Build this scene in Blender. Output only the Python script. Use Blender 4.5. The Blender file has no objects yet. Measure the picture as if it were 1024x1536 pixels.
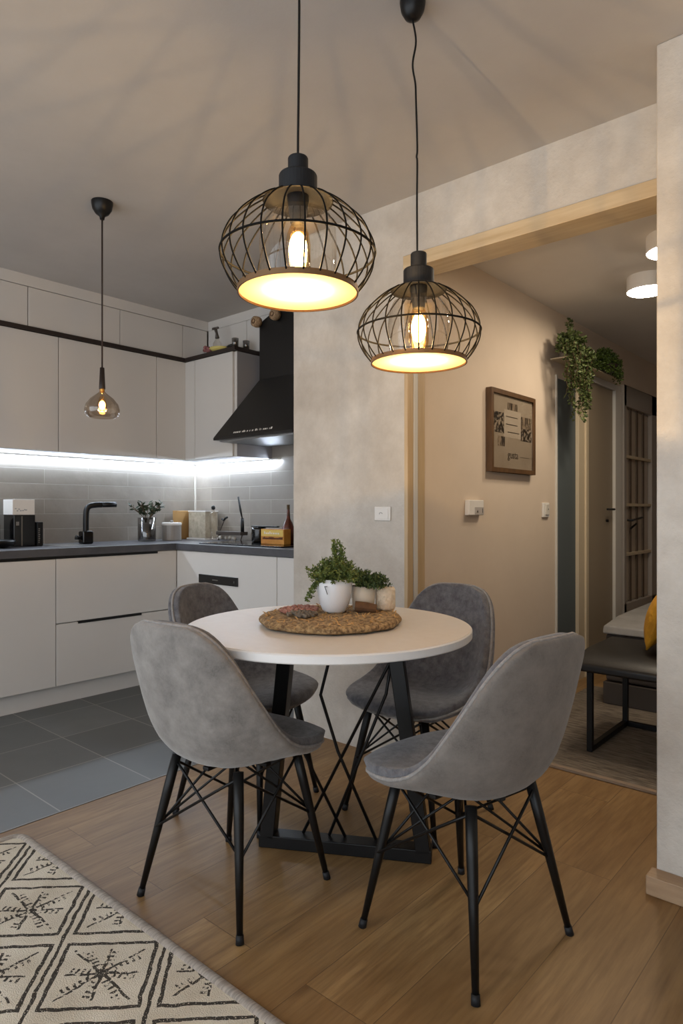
import bpy, math, random
from mathutils import Vector, Matrix
C = bpy.context.scene
COL = C.collection
PI = math.pi
rnd = random.Random(7)

# ------------------------------------------------------------------ materials
def lin(c):
    c = c / 255.0
    return c / 12.92 if c <= .04045 else ((c + .055) / 1.055) ** 2.4
def rgb(r, g, b): return (lin(r), lin(g), lin(b), 1)

class N:
    """small node helper: arithmetic on sockets"""
    def __init__(s, nt): s.nt = nt
    def node(s, t, **k):
        n = s.nt.nodes.new(t)
        for a, b in k.items(): setattr(n, a, b)
        return n
    def m(s, op, a, b=None, c=None):
        n = s.nt.nodes.new('ShaderNodeMath'); n.operation = op
        for i, v in enumerate((a, b, c)):
            if v is None: continue
            if isinstance(v, (int, float)): n.inputs[i].default_value = v
            else: s.nt.links.new(v, n.inputs[i])
        return n.outputs[0]
    def mix(s, fac, a, b):
        n = s.nt.nodes.new('ShaderNodeMix'); n.data_type = 'RGBA'
        for i, v in ((0, fac), (6, a), (7, b)):
            if isinstance(v, (int, float, tuple)): n.inputs[i].default_value = v
            else: s.nt.links.new(v, n.inputs[i])
        return n.outputs[2]
    def link(s, a, b): s.nt.links.new(a, b)
    def ramp(s, fac, a, b):
        n = s.nt.nodes.new('ShaderNodeMapRange'); n.clamp = True
        s.link(fac, n.inputs[0]); n.inputs[1].default_value = a; n.inputs[2].default_value = b
        return n.outputs[0]
    def noise(s, vec, scale, detail=3, rough=.5):
        n = s.nt.nodes.new('ShaderNodeTexNoise'); n.inputs['Scale'].default_value = scale
        n.inputs['Detail'].default_value = detail; n.inputs['Roughness'].default_value = rough
        if vec is not None: s.link(vec, n.inputs['Vector'])
        return n.outputs['Fac']
    def coords(s, order='xyz', scale=(1, 1, 1), off=(0, 0, 0)):
        tc = s.nt.nodes.new('ShaderNodeTexCoord'); sp = s.nt.nodes.new('ShaderNodeSeparateXYZ')
        s.link(tc.outputs['Object'], sp.inputs[0]); cb = s.nt.nodes.new('ShaderNodeCombineXYZ')
        for i, ch in enumerate(order):
            o = sp.outputs['xyz'.index(ch)]
            s.link(s.m('MULTIPLY_ADD', o, scale[i], off[i]), cb.inputs[i])
        return cb.outputs[0], sp.outputs
    def bump(s, h, strength, dist, bsdf):
        b = s.nt.nodes.new('ShaderNodeBump'); b.inputs['Strength'].default_value = strength
        b.inputs['Distance'].default_value = dist; s.link(h, b.inputs['Height']); s.link(b.outputs[0], bsdf.inputs['Normal'])

def base_mat(name, color=(.5, .5, .5, 1), rough=.5, metal=0, spec=.5):
    m = bpy.data.materials.new(name); m.use_nodes = True
    b = m.node_tree.nodes['Principled BSDF']
    b.inputs['Base Color'].default_value = color; b.inputs['Roughness'].default_value = rough
    b.inputs['Metallic'].default_value = metal; b.inputs['Specular IOR Level'].default_value = spec
    return m, N(m.node_tree), b

def mat(name, color, rough=.5, metal=0, spec=.5, var=None, vscale=6, bump=0, bscale=60, bdist=.002, stretch=(1, 1, 1), detail=4, lo=.3, hi=.7):
    m, n, b = base_mat(name, color, rough, metal, spec)
    if var is not None or bump:
        v, _ = n.coords('xyz', stretch)
    if var is not None:
        f = n.ramp(n.noise(v, vscale, detail, .6), lo, hi)
        n.link(n.mix(f, color, var), b.inputs['Base Color'])
    if bump:
        n.bump(n.noise(v, bscale, 4), bump, bdist, b)
    return m

def emit(name, color, strength):
    m = bpy.data.materials.new(name); m.use_nodes = True
    nt = m.node_tree; nt.nodes.clear()
    e = nt.nodes.new('ShaderNodeEmission'); e.inputs[0].default_value = color; e.inputs[1].default_value = strength
    o = nt.nodes.new('ShaderNodeOutputMaterial'); nt.links.new(e.outputs[0], o.inputs[0])
    return m

def thin_glass(name, tint, gloss=.12, rough=.03):
    m = bpy.data.materials.new(name); m.use_nodes = True
    nt = m.node_tree; nt.nodes.clear()
    t = nt.nodes.new('ShaderNodeBsdfTransparent'); t.inputs[0].default_value = tint
    g = nt.nodes.new('ShaderNodeBsdfGlossy'); g.inputs['Roughness'].default_value = rough
    lw = nt.nodes.new('ShaderNodeLayerWeight'); lw.inputs[0].default_value = .35
    mm = nt.nodes.new('ShaderNodeMath'); mm.operation = 'MULTIPLY_ADD'
    nt.links.new(lw.outputs['Facing'], mm.inputs[0]); mm.inputs[1].default_value = .35; mm.inputs[2].default_value = gloss * .3
    mx = nt.nodes.new('ShaderNodeMixShader'); o = nt.nodes.new('ShaderNodeOutputMaterial')
    nt.links.new(mm.outputs[0], mx.inputs[0]); nt.links.new(t.outputs[0], mx.inputs[1]); nt.links.new(g.outputs[0], mx.inputs[2])
    nt.links.new(mx.outputs[0], o.inputs[0])
    return m

def plaster(name, a, b2, bump=.25):
    m, n, b = base_mat(name, a, .85, 0, .2)
    v, _ = n.coords()
    f = n.ramp(n.noise(v, 2.2, 6, .65), .35, .7)
    f2 = n.ramp(n.noise(v, 9, 5, .7), .45, .75)
    c = n.mix(f, a, b2); c = n.mix(n.m('MULTIPLY', f2, .35), c, b2)
    n.link(c, b.inputs['Base Color'])
    n.bump(n.m('ADD', n.noise(v, 14, 6, .7), n.m('MULTIPLY', n.noise(v, 90, 3), .3)), bump, .006, b)
    return m

def wood_floor():
    m, n, b = base_mat('oak_floor', rough=.42, spec=.35)
    v, sp = n.coords('yxz', off=(.35, .118, 0))
    br = n.node('ShaderNodeTexBrick', offset=.37, offset_frequency=2)
    n.link(v, br.inputs['Vector'])
    for k, val in (('Scale', 1), ('Mortar Size', .0012), ('Mortar Smooth', .4), ('Bias', 0), ('Brick Width', 1.5), ('Row Height', .2)):
        br.inputs[k].default_value = val
    br.inputs['Color1'].default_value = (0, 0, 0, 1); br.inputs['Color2'].default_value = (1, 1, 1, 1); br.inputs['Mortar'].default_value = (.5, .5, .5, 1)
    s3 = n.node('ShaderNodeSeparateColor'); n.link(br.outputs['Color'], s3.inputs[0])
    rv = s3.outputs[0]
    cb = n.node('ShaderNodeCombineXYZ')
    n.link(n.m('MULTIPLY', sp[0], 9), cb.inputs[0]); n.link(n.m('MULTIPLY', sp[1], 1.3), cb.inputs[1]); n.link(n.m('MULTIPLY', rv, 37), cb.inputs[2])
    g = n.noise(cb.outputs[0], 1.3, 6, .6)
    cb2 = n.node('ShaderNodeCombineXYZ')
    n.link(n.m('MULTIPLY', sp[0], 70), cb2.inputs[0]); n.link(n.m('MULTIPLY', sp[1], 5), cb2.inputs[1]); n.link(n.m('MULTIPLY', rv, 91), cb2.inputs[2])
    g2 = n.noise(cb2.outputs[0], 1.0, 4, .6)
    cb3 = n.node('ShaderNodeCombineXYZ')
    n.link(n.m('MULTIPLY', sp[0], 6), cb3.inputs[0]); n.link(n.m('MULTIPLY', sp[1], 2.6), cb3.inputs[1]); n.link(n.m('MULTIPLY', rv, 5), cb3.inputs[2])
    vo = n.node('ShaderNodeTexVoronoi'); n.link(cb3.outputs[0], vo.inputs['Vector']); vo.inputs['Scale'].default_value = .55
    knot = n.ramp(vo.outputs['Distance'], .16, .03)
    c = n.mix(n.ramp(g, .3, .72), rgb(172, 139, 94), rgb(124, 94, 57))
    c = n.mix(n.m('MULTIPLY', n.ramp(g2, .4, .68), .6), c, rgb(104, 74, 44))
    c = n.mix(n.m('MULTIPLY', rv, .5), c, rgb(126, 96, 62))
    c = n.mix(n.m('MULTIPLY', knot, .7), c, rgb(70, 45, 28))
    c = n.mix(n.m('MULTIPLY', br.outputs['Fac'], .7), c, rgb(75, 52, 34))
    n.link(c, b.inputs['Base Color'])
    h = n.m('SUBTRACT', n.m('MULTIPLY', g2, .3), br.outputs['Fac'])
    n.bump(h, .25, .002, b)
    return m

def bricks(name, order, c1, c2, mortar, bw, rh, ms, off=(0, 0, 0), offset=.5, rough=.4, bump=.4, spec=.5, nvar=.5):
    m, n, b = base_mat(name, rough=rough, spec=spec)
    v, sp = n.coords(order, off=off)
    br = n.node('ShaderNodeTexBrick', offset=offset)
    n.link(v, br.inputs['Vector'])
    for k, val in (('Scale', 1), ('Mortar Size', ms), ('Mortar Smooth', .2), ('Bias', 0), ('Brick Width', bw), ('Row Height', rh)):
        br.inputs[k].default_value = val
    br.inputs['Color1'].default_value = c1; br.inputs['Color2'].default_value = c2; br.inputs['Mortar'].default_value = mortar
    nz = n.ramp(n.noise(v, 7, 5, .65), .3, .75)
    c = n.mix(n.m('MULTIPLY', nz, nvar), br.outputs['Color'], c2)
    c = n.mix(br.outputs['Fac'], c, mortar)
    n.link(c, b.inputs['Base Color'])
    h = n.m('SUBTRACT', n.m('MULTIPLY', n.noise(v, 16, 4), .6), br.outputs['Fac'])
    n.bump(h, bump, .004, b)
    return m

def berber_rug():
    m, n, b = base_mat('berber_wool', rough=.95, spec=.1)
    tc = n.node('ShaderNodeTexCoord'); nz = n.node('ShaderNodeTexNoise'); nz.inputs['Scale'].default_value = 22; nz.inputs['Detail'].default_value = 3
    n.link(tc.outputs['Object'], nz.inputs['Vector'])
    sep = n.node('ShaderNodeSeparateColor'); n.link(nz.outputs['Color'], sep.inputs[0])
    sp = n.node('ShaderNodeSeparateXYZ'); n.link(tc.outputs['Object'], sp.inputs[0])
    X = n.m('ADD', sp.outputs[0], n.m('MULTIPLY_ADD', sep.outputs[0], .016, -.008))
    Y = n.m('ADD', sp.outputs[1], n.m('MULTIPLY_ADD', sep.outputs[1], .016, -.008))
    PX, PY = .392, .38
    a = n.m('DIVIDE', n.m('SUBTRACT', X, -1.51), PX); d = n.m('DIVIDE', n.m('SUBTRACT', Y, .835), PY)
    s = n.m('ADD', n.m('ADD', a, d), 100.5); t = n.m('ADD', n.m('SUBTRACT', a, d), 100.5)
    fs = n.m('SUBTRACT', n.m('FRACT', s), .5); ft = n.m('SUBTRACT', n.m('FRACT', t), .5)
    as_, at = n.m('ABSOLUTE', fs), n.m('ABSOLUTE', ft)
    mx = n.m('MAXIMUM', as_, at)
    outline = n.m('LESS_THAN', n.m('ABSOLUTE', n.m('SUBTRACT', mx, .415)), .019)
    chan = n.m('GREATER_THAN', as_, .482)
    # flower motif: strokes radiating in each diamond
    lx = n.m('MULTIPLY', n.m('ADD', fs, ft), PX / 2); ly = n.m('MULTIPLY', n.m('SUBTRACT', fs, ft), PY / 2)
    r = n.m('SQRT', n.m('ADD', n.m('MULTIPLY', lx, lx), n.m('MULTIPLY', ly, ly)))
    th = n.m('ARCTAN2', ly, lx)
    stroke = n.m('MULTIPLY', n.m('ABSOLUTE', n.m('SINE', n.m('MULTIPLY', th, 4))), n.m('MULTIPLY', r, .25))
    thin = n.m('LESS_THAN', stroke, n.m('MULTIPLY_ADD', r, -.010, .0042))
    inr = n.m('LESS_THAN', mx, .33)
    gap = n.m('GREATER_THAN', n.noise(tc.outputs['Object'], 70, 2), .42)
    star = n.m('MULTIPLY', n.m('MULTIPLY', thin, inr), gap)
    leafr = n.m('ABSOLUTE', n.m('SINE', n.m('MULTIPLY_ADD', th, 4, .75)))
    leaf = n.m('MULTIPLY', n.m('LESS_THAN', n.m('MULTIPLY', leafr, n.m('MULTIPLY', r, .25)), .0085),
               n.m('MULTIPLY', n.m('GREATER_THAN', n.m('SINE', n.m('MULTIPLY', r, 420)), .1), n.m('GREATER_THAN', r, .03)))
    leaf = n.m('MULTIPLY', n.m('MULTIPLY', leaf, n.m('LESS_THAN', mx, .31)), n.m('GREATER_THAN', n.noise(tc.outputs['Object'], 130, 2), .46))
    mask = n.m('MINIMUM', n.m('ADD', n.m('ADD', outline, chan), n.m('ADD', star, leaf)), 1)
    edge = n.m('GREATER_THAN', n.m('ADD', n.noise(tc.outputs['Object'], 260, 2), 0), .36)
    mask = n.m('MULTIPLY', mask, edge)
    wn = n.ramp(n.noise(tc.outputs['Object'], 9, 5), .3, .7)
    cream = n.mix(wn, rgb(230, 220, 202), rgb(208, 196, 176))
    n.link(n.mix(n.m('MULTIPLY', mask, .93), cream, rgb(38, 34, 33)), b.inputs['Base Color'])
    pile = n.noise(tc.outputs['Object'], 320, 3)
    n.bump(n.m('SUBTRACT', pile, n.m('MULTIPLY', mask, .6)), .8, .006, b)
    return m

def fabric(name, a, b2, scale=14, weave=900, bump=.5, sheen=.3):
    m, n, b = base_mat(name, a, .92, 0, .15)
    v, _ = n.coords()
    f = n.ramp(n.noise(v, scale, 6, .7), .32, .68)
    f2 = n.ramp(n.noise(v, weave * .28, 3, .7), .35, .65)
    c = n.mix(f, a, b2)
    c = n.mix(n.m('MULTIPLY', f2, .45), c, tuple(min(1, x * 1.7) for x in b2[:3]) + (1,))
    n.link(c, b.inputs['Base Color'])
    b.inputs['Sheen Weight'].default_value = sheen; b.inputs['Sheen Roughness'].default_value = .5
    n.bump(n.noise(v, weave * .4, 2), bump, .0015, b)
    return m

M = {}
M['ceiling'] = plaster('ceiling_paint', rgb(194, 190, 186), rgb(186, 182, 178), .1)
M['white_wall'] = plaster('hall_paint', rgb(210, 193, 174), rgb(204, 187, 168), .06)
M['hall_ceiling'] = plaster('hall_ceiling_paint', rgb(222, 216, 208), rgb(216, 210, 202), .06)
M['plaster'] = plaster('rough_plaster', rgb(212, 206, 197), rgb(178, 170, 160), .8)
M['floor'] = wood_floor()
M['tile_floor'] = bricks('kitchen_floor_tiles', 'yxz', rgb(104, 106, 106), rgb(88, 90, 90), rgb(140, 138, 132), .395, .4, .003, off=(-1.195 + .395 * 5, 2.46 + .4 * 5, 0), offset=0, rough=.45, bump=.15)
M['bs_l'] = bricks('backsplash_tiles_left', 'yzx', rgb(160, 153, 144), rgb(134, 128, 120), rgb(172, 166, 156), .62, .1, .0018, off=(.15, -.925, 0), rough=.45, bump=.8, nvar=.8)
M['bs_b'] = bricks('backsplash_tiles_back', 'xzy', rgb(166, 158, 148), rgb(140, 133, 125), rgb(180, 172, 160), .46, .1, .0018, off=(.05, -.925, 0), rough=.45, bump=.8, nvar=.8)
M['cab'] = mat('matt_white_laminate', rgb(212, 208, 203), .45, var=rgb(208, 204, 199), vscale=1.5, spec=.3)
M['cab_in'] = mat('cabinet_carcass', rgb(170, 168, 165), .6)
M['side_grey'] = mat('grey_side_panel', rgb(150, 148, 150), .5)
M['top'] = mat('dark_worktop', rgb(82, 82, 86), .38, var=rgb(70, 70, 74), vscale=12, spec=.5)
M['top_edge'] = mat('worktop_edge', rgb(58, 58, 62), .4)
M['black'] = mat('black_metal', rgb(11, 11, 12), .4, spec=.35)
M['black_gloss'] = mat('black_gloss', rgb(14, 14, 15), .12, spec=.6)
M['black_matt'] = mat('black_lamp_paint', rgb(27, 28, 31), .55, spec=.3)
M['wire'] = mat('black_wire', (.006, .0055, .005, 1), .7, spec=.1)
M['hood'] = mat('black_hood_enamel', rgb(22, 22, 23), .3, spec=.5)
M['steel'] = mat('brushed_steel', rgb(150, 148, 145), .35, metal=1)
M['grey_metal'] = mat('grey_filter_metal', rgb(150, 150, 150), .45, metal=.6)
M['wood_trim'] = mat('light_oak_trim', rgb(208, 188, 154), .5, var=rgb(188, 164, 128), vscale=3, stretch=(1.2, 14, 14), bump=.1)
M['tan_trim'] = mat('tan_jamb_trim', rgb(196, 172, 136), .5, var=rgb(182, 156, 120), vscale=3, stretch=(14, 14, 1.2))
M['baseboard'] = mat('baseboard_oak', rgb(176, 148, 118), .5, var=rgb(150, 122, 94), vscale=3, stretch=(1.5, 14, 14))
M['table_top'] = mat('warm_white_tabletop', rgb(226, 218, 208), .38, var=rgb(222, 213, 202), vscale=30, spec=.4)
M['table_edge'] = mat('white_table_edge', rgb(228, 226, 224), .4)
M['rug'] = berber_rug()
M['rug_bind'] = mat('rug_binding', rgb(216, 204, 192), .9, var=rgb(182, 170, 158), vscale=1, stretch=(160, 20, 20), bump=.8, bscale=160, bdist=.004, lo=.4, hi=.6)
M['velvet'] = fabric('grey_brown_velvet', rgb(150, 145, 140), rgb(104, 100, 97), 13, 700, .3, .4)
M['tweed'] = fabric('grey_tweed', rgb(124, 123, 126), rgb(74, 73, 77), 34, 800, .8, .25)
M['velvet2'] = fabric('smooth_grey_fabric', rgb(128, 122, 116), rgb(98, 93, 89), 12, 800, .25, .2)
M['piping'] = fabric('grey_piping', rgb(158, 154, 150), rgb(120, 116, 114), 60, 900, .5, .2)
M['glass'] = thin_glass('clear_glass', (.93, .9, .86, 1))
M['smoke_glass'] = thin_glass('smoked_glass', (.74, .66, .57, 1), .3)
M['amber_glass'] = thin_glass('amber_bulb_glass', (.95, .78, .5, 1))
M['brass'] = mat('aged_brass', rgb(190, 140, 70), .3, metal=1)
M['bulb'] = emit('bulb_glow', (1, .68, .34, 1), 60)
M['bulb_s'] = emit('small_bulb_glow', (1, .52, .18, 1), 60)
M['led'] = emit('led_strip_glow', (.72, .84, 1, 1), 62)
M['hall_glow'] = emit('hall_lamp_glow', (1, .85, .66, 1), 80)
M['white_plastic'] = mat('white_plastic', rgb(226, 222, 216), .35)
M['grey_plastic'] = mat('grey_plastic', rgb(120, 116, 112), .4)
M['pot_white'] = mat('white_ceramic', rgb(228, 228, 230), .3, spec=.5)
M['pot_cream'] = mat('cream_ceramic', rgb(214, 200, 180), .55)
M['soil'] = mat('soil', rgb(48, 36, 28), .95, bump=.8, bscale=90)
M['cork'] = mat('seagrass_weave', rgb(186, 156, 112), .9, var=rgb(104, 80, 54), vscale=75, bump=1, bscale=110, bdist=.01, detail=5, lo=.38, hi=.62)
M['pebble'] = mat('candle_crust', rgb(236, 220, 196), .7, var=rgb(214, 192, 164), vscale=60, bump=1, bscale=95, bdist=.008)
M['red_moss'] = mat('pink_dried_moss', rgb(186, 142, 128), .95, var=rgb(140, 84, 70), vscale=90, bump=1, bscale=120)
M['grey_moss'] = mat('grey_dried_moss', rgb(140, 128, 114), .95, var=rgb(80, 72, 64), vscale=90, bump=1, bscale=120)
M['bark'] = mat('bark', rgb(110, 76, 46), .85, var=rgb(62, 40, 24), vscale=18, bump=1, bscale=50)
def leafmat(name, a, b2):
    m, n, b = base_mat(name, a, .55, 0, .3)
    gi = n.node('ShaderNodeObjectInfo'); v, _ = n.coords()
    n.link(n.mix(n.ramp(n.noise(v, 55, 3), .35, .65), a, b2), b.inputs['Base Color'])
    return m
M['juniper'] = leafmat('juniper_green', rgb(122, 134, 70), rgb(66, 82, 42))
M['juniper_d'] = leafmat('dark_juniper_green', rgb(92, 108, 60), rgb(50, 64, 36))
M['leaf_hall'] = leafmat('trailing_leaf_green', rgb(88, 98, 52), rgb(44, 56, 28))
M['leaf_bush'] = leafmat('bush_leaf_green', rgb(84, 104, 44), rgb(34, 50, 20))
M['leaf_dark'] = leafmat('kitchen_leaf_green', rgb(60, 72, 48), rgb(34, 44, 30))
M['stem'] = mat('plant_stem', rgb(84, 66, 42), .8)
M['hall_rug'] = mat('grey_melange_rug', rgb(160, 148, 132), .95, var=rgb(104, 92, 80), vscale=1.0, stretch=(14, 110, 20), bump=.9, bscale=3, bdist=.02, lo=.35, hi=.65)
M['leather'] = mat('black_leather', rgb(22, 21, 21), .38, bump=.2, bscale=120)
M['sofa'] = mat('charcoal_sofa_fabric', rgb(74, 68, 64), .9, bump=.3, bscale=300)
M['throw'] = mat('grey_throw', rgb(140, 138, 136), .9, var=rgb(120, 118, 116), vscale=7)
M['mustard'] = mat('mustard_velvet', rgb(206, 150, 28), .8, var=rgb(170, 118, 18), vscale=14, bump=.5, bscale=20, bdist=.02)
M['frame_wood'] = mat('walnut_frame', rgb(98, 70, 42), .5, var=rgb(74, 52, 32), vscale=4, stretch=(10, 10, 2))
M['frame_side'] = mat('dark_frame_side', rgb(62, 46, 38), .6)
M['paper'] = mat('poster_paper', rgb(214, 206, 194), .7, var=rgb(190, 180, 166), vscale=5)
M['note'] = mat('white_note_paper', rgb(236, 230, 220), .7)
M['print'] = mat('dark_leaf_print', rgb(196, 186, 172), .8, var=rgb(34, 32, 32), vscale=55, detail=2, lo=.42, hi=.5)
M['print2'] = mat('branch_print', rgb(186, 172, 154), .8, var=rgb(52, 46, 44), vscale=18, stretch=(1, 5, 1), detail=2, lo=.46, hi=.54)
M['ink'] = mat('grey_ink', rgb(74, 68, 64), .7)
M['white_frame'] = mat('white_door_frame', rgb(208, 204, 196), .5)
M['cream_frame'] = mat('cream_door_frame', rgb(200, 184, 156), .5)
M['slate'] = mat('blue_grey_panel', rgb(84, 92, 94), .6)
M['door_brown'] = mat('taupe_door', rgb(150, 136, 116), .5)
M['door_grey'] = mat('grey_french_door', rgb(158, 150, 142), .5)
M['pane'] = mat('frosted_pane', rgb(176, 162, 144), .35, spec=.4)
M['muntin_d'] = mat('dark_glazing_bar', rgb(88, 74, 62), .6)
M['orange'] = mat('orange_carton', rgb(176, 112, 40), .5, var=rgb(208, 148, 60), vscale=12)
M['yellow_print'] = mat('yellow_print', rgb(214, 184, 96), .6)
M['dark_red'] = mat('dark_red_print', rgb(70, 22, 18), .5)
M['red'] = mat('red_bottle', rgb(110, 50, 36), .3, var=rgb(60, 36, 24), vscale=40)
M['kraft'] = mat('bamboo_board', rgb(176, 138, 86), .6)
M['marble'] = mat('pale_patterned_tin', rgb(190, 180, 160), .4, var=rgb(150, 140, 122), vscale=30)
M['grey_can'] = mat('dull_grey_canister', rgb(150, 144, 138), .3, var=rgb(132, 126, 120), vscale=6)
M['brown_tray'] = mat('dark_brown_tray', rgb(60, 50, 42), .5)
M['pink'] = mat('pink_flower_decor', rgb(170, 110, 110), .8, var=rgb(110, 70, 70), vscale=60)
M['yellow'] = mat('pale_yellow_decor', rgb(206, 190, 110), .6)
M['tan_roll'] = mat('tan_woven', rgb(190, 160, 124), .8, var=rgb(120, 92, 64), vscale=60, bump=.8, bscale=80)
M['opal'] = None
def diffuser():
    m = bpy.data.materials.new('lamp_diffuser'); m.use_nodes = True
    nt = m.node_tree; nt.nodes.clear()
    t = nt.nodes.new('ShaderNodeBsdfTranslucent'); t.inputs[0].default_value = (.42, .32, .17, 1)
    d = nt.nodes.new('ShaderNodeBsdfDiffuse'); d.inputs[0].default_value = (.9, .72, .45, 1)
    mx = nt.nodes.new('ShaderNodeMixShader'); mx.inputs[0].default_value = .25
    e = nt.nodes.new('ShaderNodeEmission'); e.inputs[0].default_value = (1, .66, .28, 1); e.inputs[1].default_value = .35
    ad = nt.nodes.new('ShaderNodeAddShader'); o = nt.nodes.new('ShaderNodeOutputMaterial')
    nt.links.new(t.outputs[0], mx.inputs[1]); nt.links.new(d.outputs[0], mx.inputs[2])
    nt.links.new(mx.outputs[0], ad.inputs[0]); nt.links.new(e.outputs[0], ad.inputs[1]); nt.links.new(ad.outputs[0], o.inputs[0])
    return m
M['opal'] = diffuser()
M['gold_ring'] = mat('gold_painted_rim', rgb(120, 88, 54), .5, metal=.3)

# ------------------------------------------------------------------ mesh builder
def wloc(o):
    v = Vector((0, 0, 0))
    while o is not None:
        v += o.location; o = o.parent
    return v

class MB:
    def __init__(s): s.v = []; s.f = []
    def add(s, vs, fs):
        b = len(s.v); s.v += [tuple(p) for p in vs]; s.f += [tuple(i + b for i in f) for f in fs]; return s
    def box(s, x0, x1, y0, y1, z0, z1):
        x0, x1 = sorted((x0, x1)); y0, y1 = sorted((y0, y1)); z0, z1 = sorted((z0, z1))
        return s.add([(x0, y0, z0), (x1, y0, z0), (x1, y1, z0), (x0, y1, z0), (x0, y0, z1), (x1, y0, z1), (x1, y1, z1), (x0, y1, z1)],
                     [(0, 3, 2, 1), (4, 5, 6, 7), (0, 1, 5, 4), (1, 2, 6, 5), (2, 3, 7, 6), (3, 0, 4, 7)])
    def tube(s, pts, r, seg=8, closed=False, caps=True):
        pts = [Vector(p) for p in pts]; n = len(pts)
        rr = r if isinstance(r, (list, tuple)) else [r] * n
        rings = []; up = None
        for i, p in enumerate(pts):
            if closed: t = pts[(i + 1) % n] - pts[i - 1]
            else: t = pts[min(i + 1, n - 1)] - pts[max(i - 1, 0)]
            t.normalize()
            if up is None:
                up = Vector((0, 0, 1)) if abs(t.z) < .9 else Vector((1, 0, 0))
            up = (up - t * up.dot(t))
            if up.length < 1e-6: up = t.orthogonal()
            up.normalize(); sd = t.cross(up)
            rings.append([p + (up * math.cos(2 * PI * k / seg) + sd * math.sin(2 * PI * k / seg)) * rr[i] for k in range(seg)])
        vs = [q for ring in rings for q in ring]; fs = []
        for i in range(n if closed else n - 1):
            a = i * seg; b = ((i + 1) % n) * seg
            for k in range(seg):
                fs.append((a + k, a + (k + 1) % seg, b + (k + 1) % seg, b + k))
        if caps and not closed:
            fs.append(tuple(range(seg))[::-1]); fs.append(tuple((n - 1) * seg + k for k in range(seg)))
        return s.add(vs, fs)
    def lathe(s, prof, cx=0, cy=0, cz=0, seg=32, cap0=False, cap1=False):
        vs = []; fs = []
        for (r, z) in prof:
            for k in range(seg):
                a = 2 * PI * k / seg
                vs.append((cx + r * math.cos(a), cy + r * math.sin(a), cz + z))
        for i in range(len(prof) - 1):
            for k in range(seg):
                fs.append((i * seg + k, i * seg + (k + 1) % seg, (i + 1) * seg + (k + 1) % seg, (i + 1) * seg + k))
        if cap0: fs.append(tuple(range(seg))[::-1])
        if cap1: fs.append(tuple((len(prof) - 1) * seg + k for k in range(seg)))
        return s.add(vs, fs)
    def prism(s, poly, axis, a, b):
        """poly in the two other axes, extruded a..b along axis"""
        n = len(poly); vs = []
        for h in (a, b):
            for (p, q) in poly:
                vs.append({'x': (h, p, q), 'y': (p, h, q), 'z': (p, q, h)}[axis])
        fs = [tuple(range(n))[::-1], tuple(range(n, 2 * n))] + [(i, (i + 1) % n, n + (i + 1) % n, n + i) for i in range(n)]
        return s.add(vs, fs)
    def ball(s, c, r, seg=12, rings=8):
        c = Vector(c); r = r if isinstance(r, tuple) else (r, r, r); vs = []; fs = []
        for i in range(rings + 1):
            ph = PI * i / rings
            for k in range(seg):
                a = 2 * PI * k / seg
                vs.append((c.x + r[0] * math.sin(ph) * math.cos(a), c.y + r[1] * math.sin(ph) * math.sin(a), c.z + r[2] * math.cos(ph)))
        for i in range(rings):
            for k in range(seg):
                fs.append((i * seg + k, (i + 1) * seg + k, (i + 1) * seg + (k + 1) % seg, i * seg + (k + 1) % seg))
        return s.add(vs, fs)
    def leaf(s, p, d, L, w, fold=.25):
        p = Vector(p); d = Vector(d).normalized(); sd = d.cross(Vector((rnd.uniform(-1, 1), rnd.uniform(-1, 1), rnd.uniform(-1, 1))))
        if sd.length < 1e-4: sd = d.orthogonal()
        sd.normalize(); nn = d.cross(sd)
        return s.add([p, p + d * L * .5 + sd * w + nn * w * fold, p + d * L, p + d * L * .5 - sd * w + nn * w * fold, p + d * L * .5],
                     [(0, 1, 4), (1, 2, 4), (2, 3, 4), (3, 0, 4)])
    def build(s, name, m, parent=None, smooth=False, bevel=0, subsurf=0, keep=False, seg=2, recalc=True):
        if parent is not None: o0 = wloc(parent)
        elif keep: o0 = Vector((0, 0, 0))
        else:
            xs = [v[0] for v in s.v]; ys = [v[1] for v in s.v]; zs = [v[2] for v in s.v]
            o0 = Vector(((min(xs) + max(xs)) / 2, (min(ys) + max(ys)) / 2, min(zs)))
        me = bpy.data.meshes.new(name)
        me.from_pydata([tuple(Vector(v) - o0) for v in s.v], [], s.f)
        if recalc:
            import bmesh
            bm = bmesh.new(); bm.from_mesh(me)
            bmesh.ops.remove_doubles(bm, verts=bm.verts, dist=1e-6)
            bmesh.ops.recalc_face_normals(bm, faces=bm.faces); bm.to_mesh(me); bm.free()
        me.materials.append(m)
        if smooth: me.polygons.foreach_set('use_smooth', [True] * len(me.polygons))
        o = bpy.data.objects.new(name, me); COL.objects.link(o)
        if parent is not None: o.parent = parent
        else: o.location = o0
        if bevel:
            b = o.modifiers.new('b', 'BEVEL'); b.width = bevel; b.segments = seg; b.limit_method = 'ANGLE'; b.angle_limit = .6
            if not smooth:
                me.polygons.foreach_set('use_smooth', [True] * len(me.polygons))
                b.harden_normals = True
        if subsurf:
            b = o.modifiers.new('s', 'SUBSURF'); b.levels = subsurf; b.render_levels = subsurf
        return o

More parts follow.
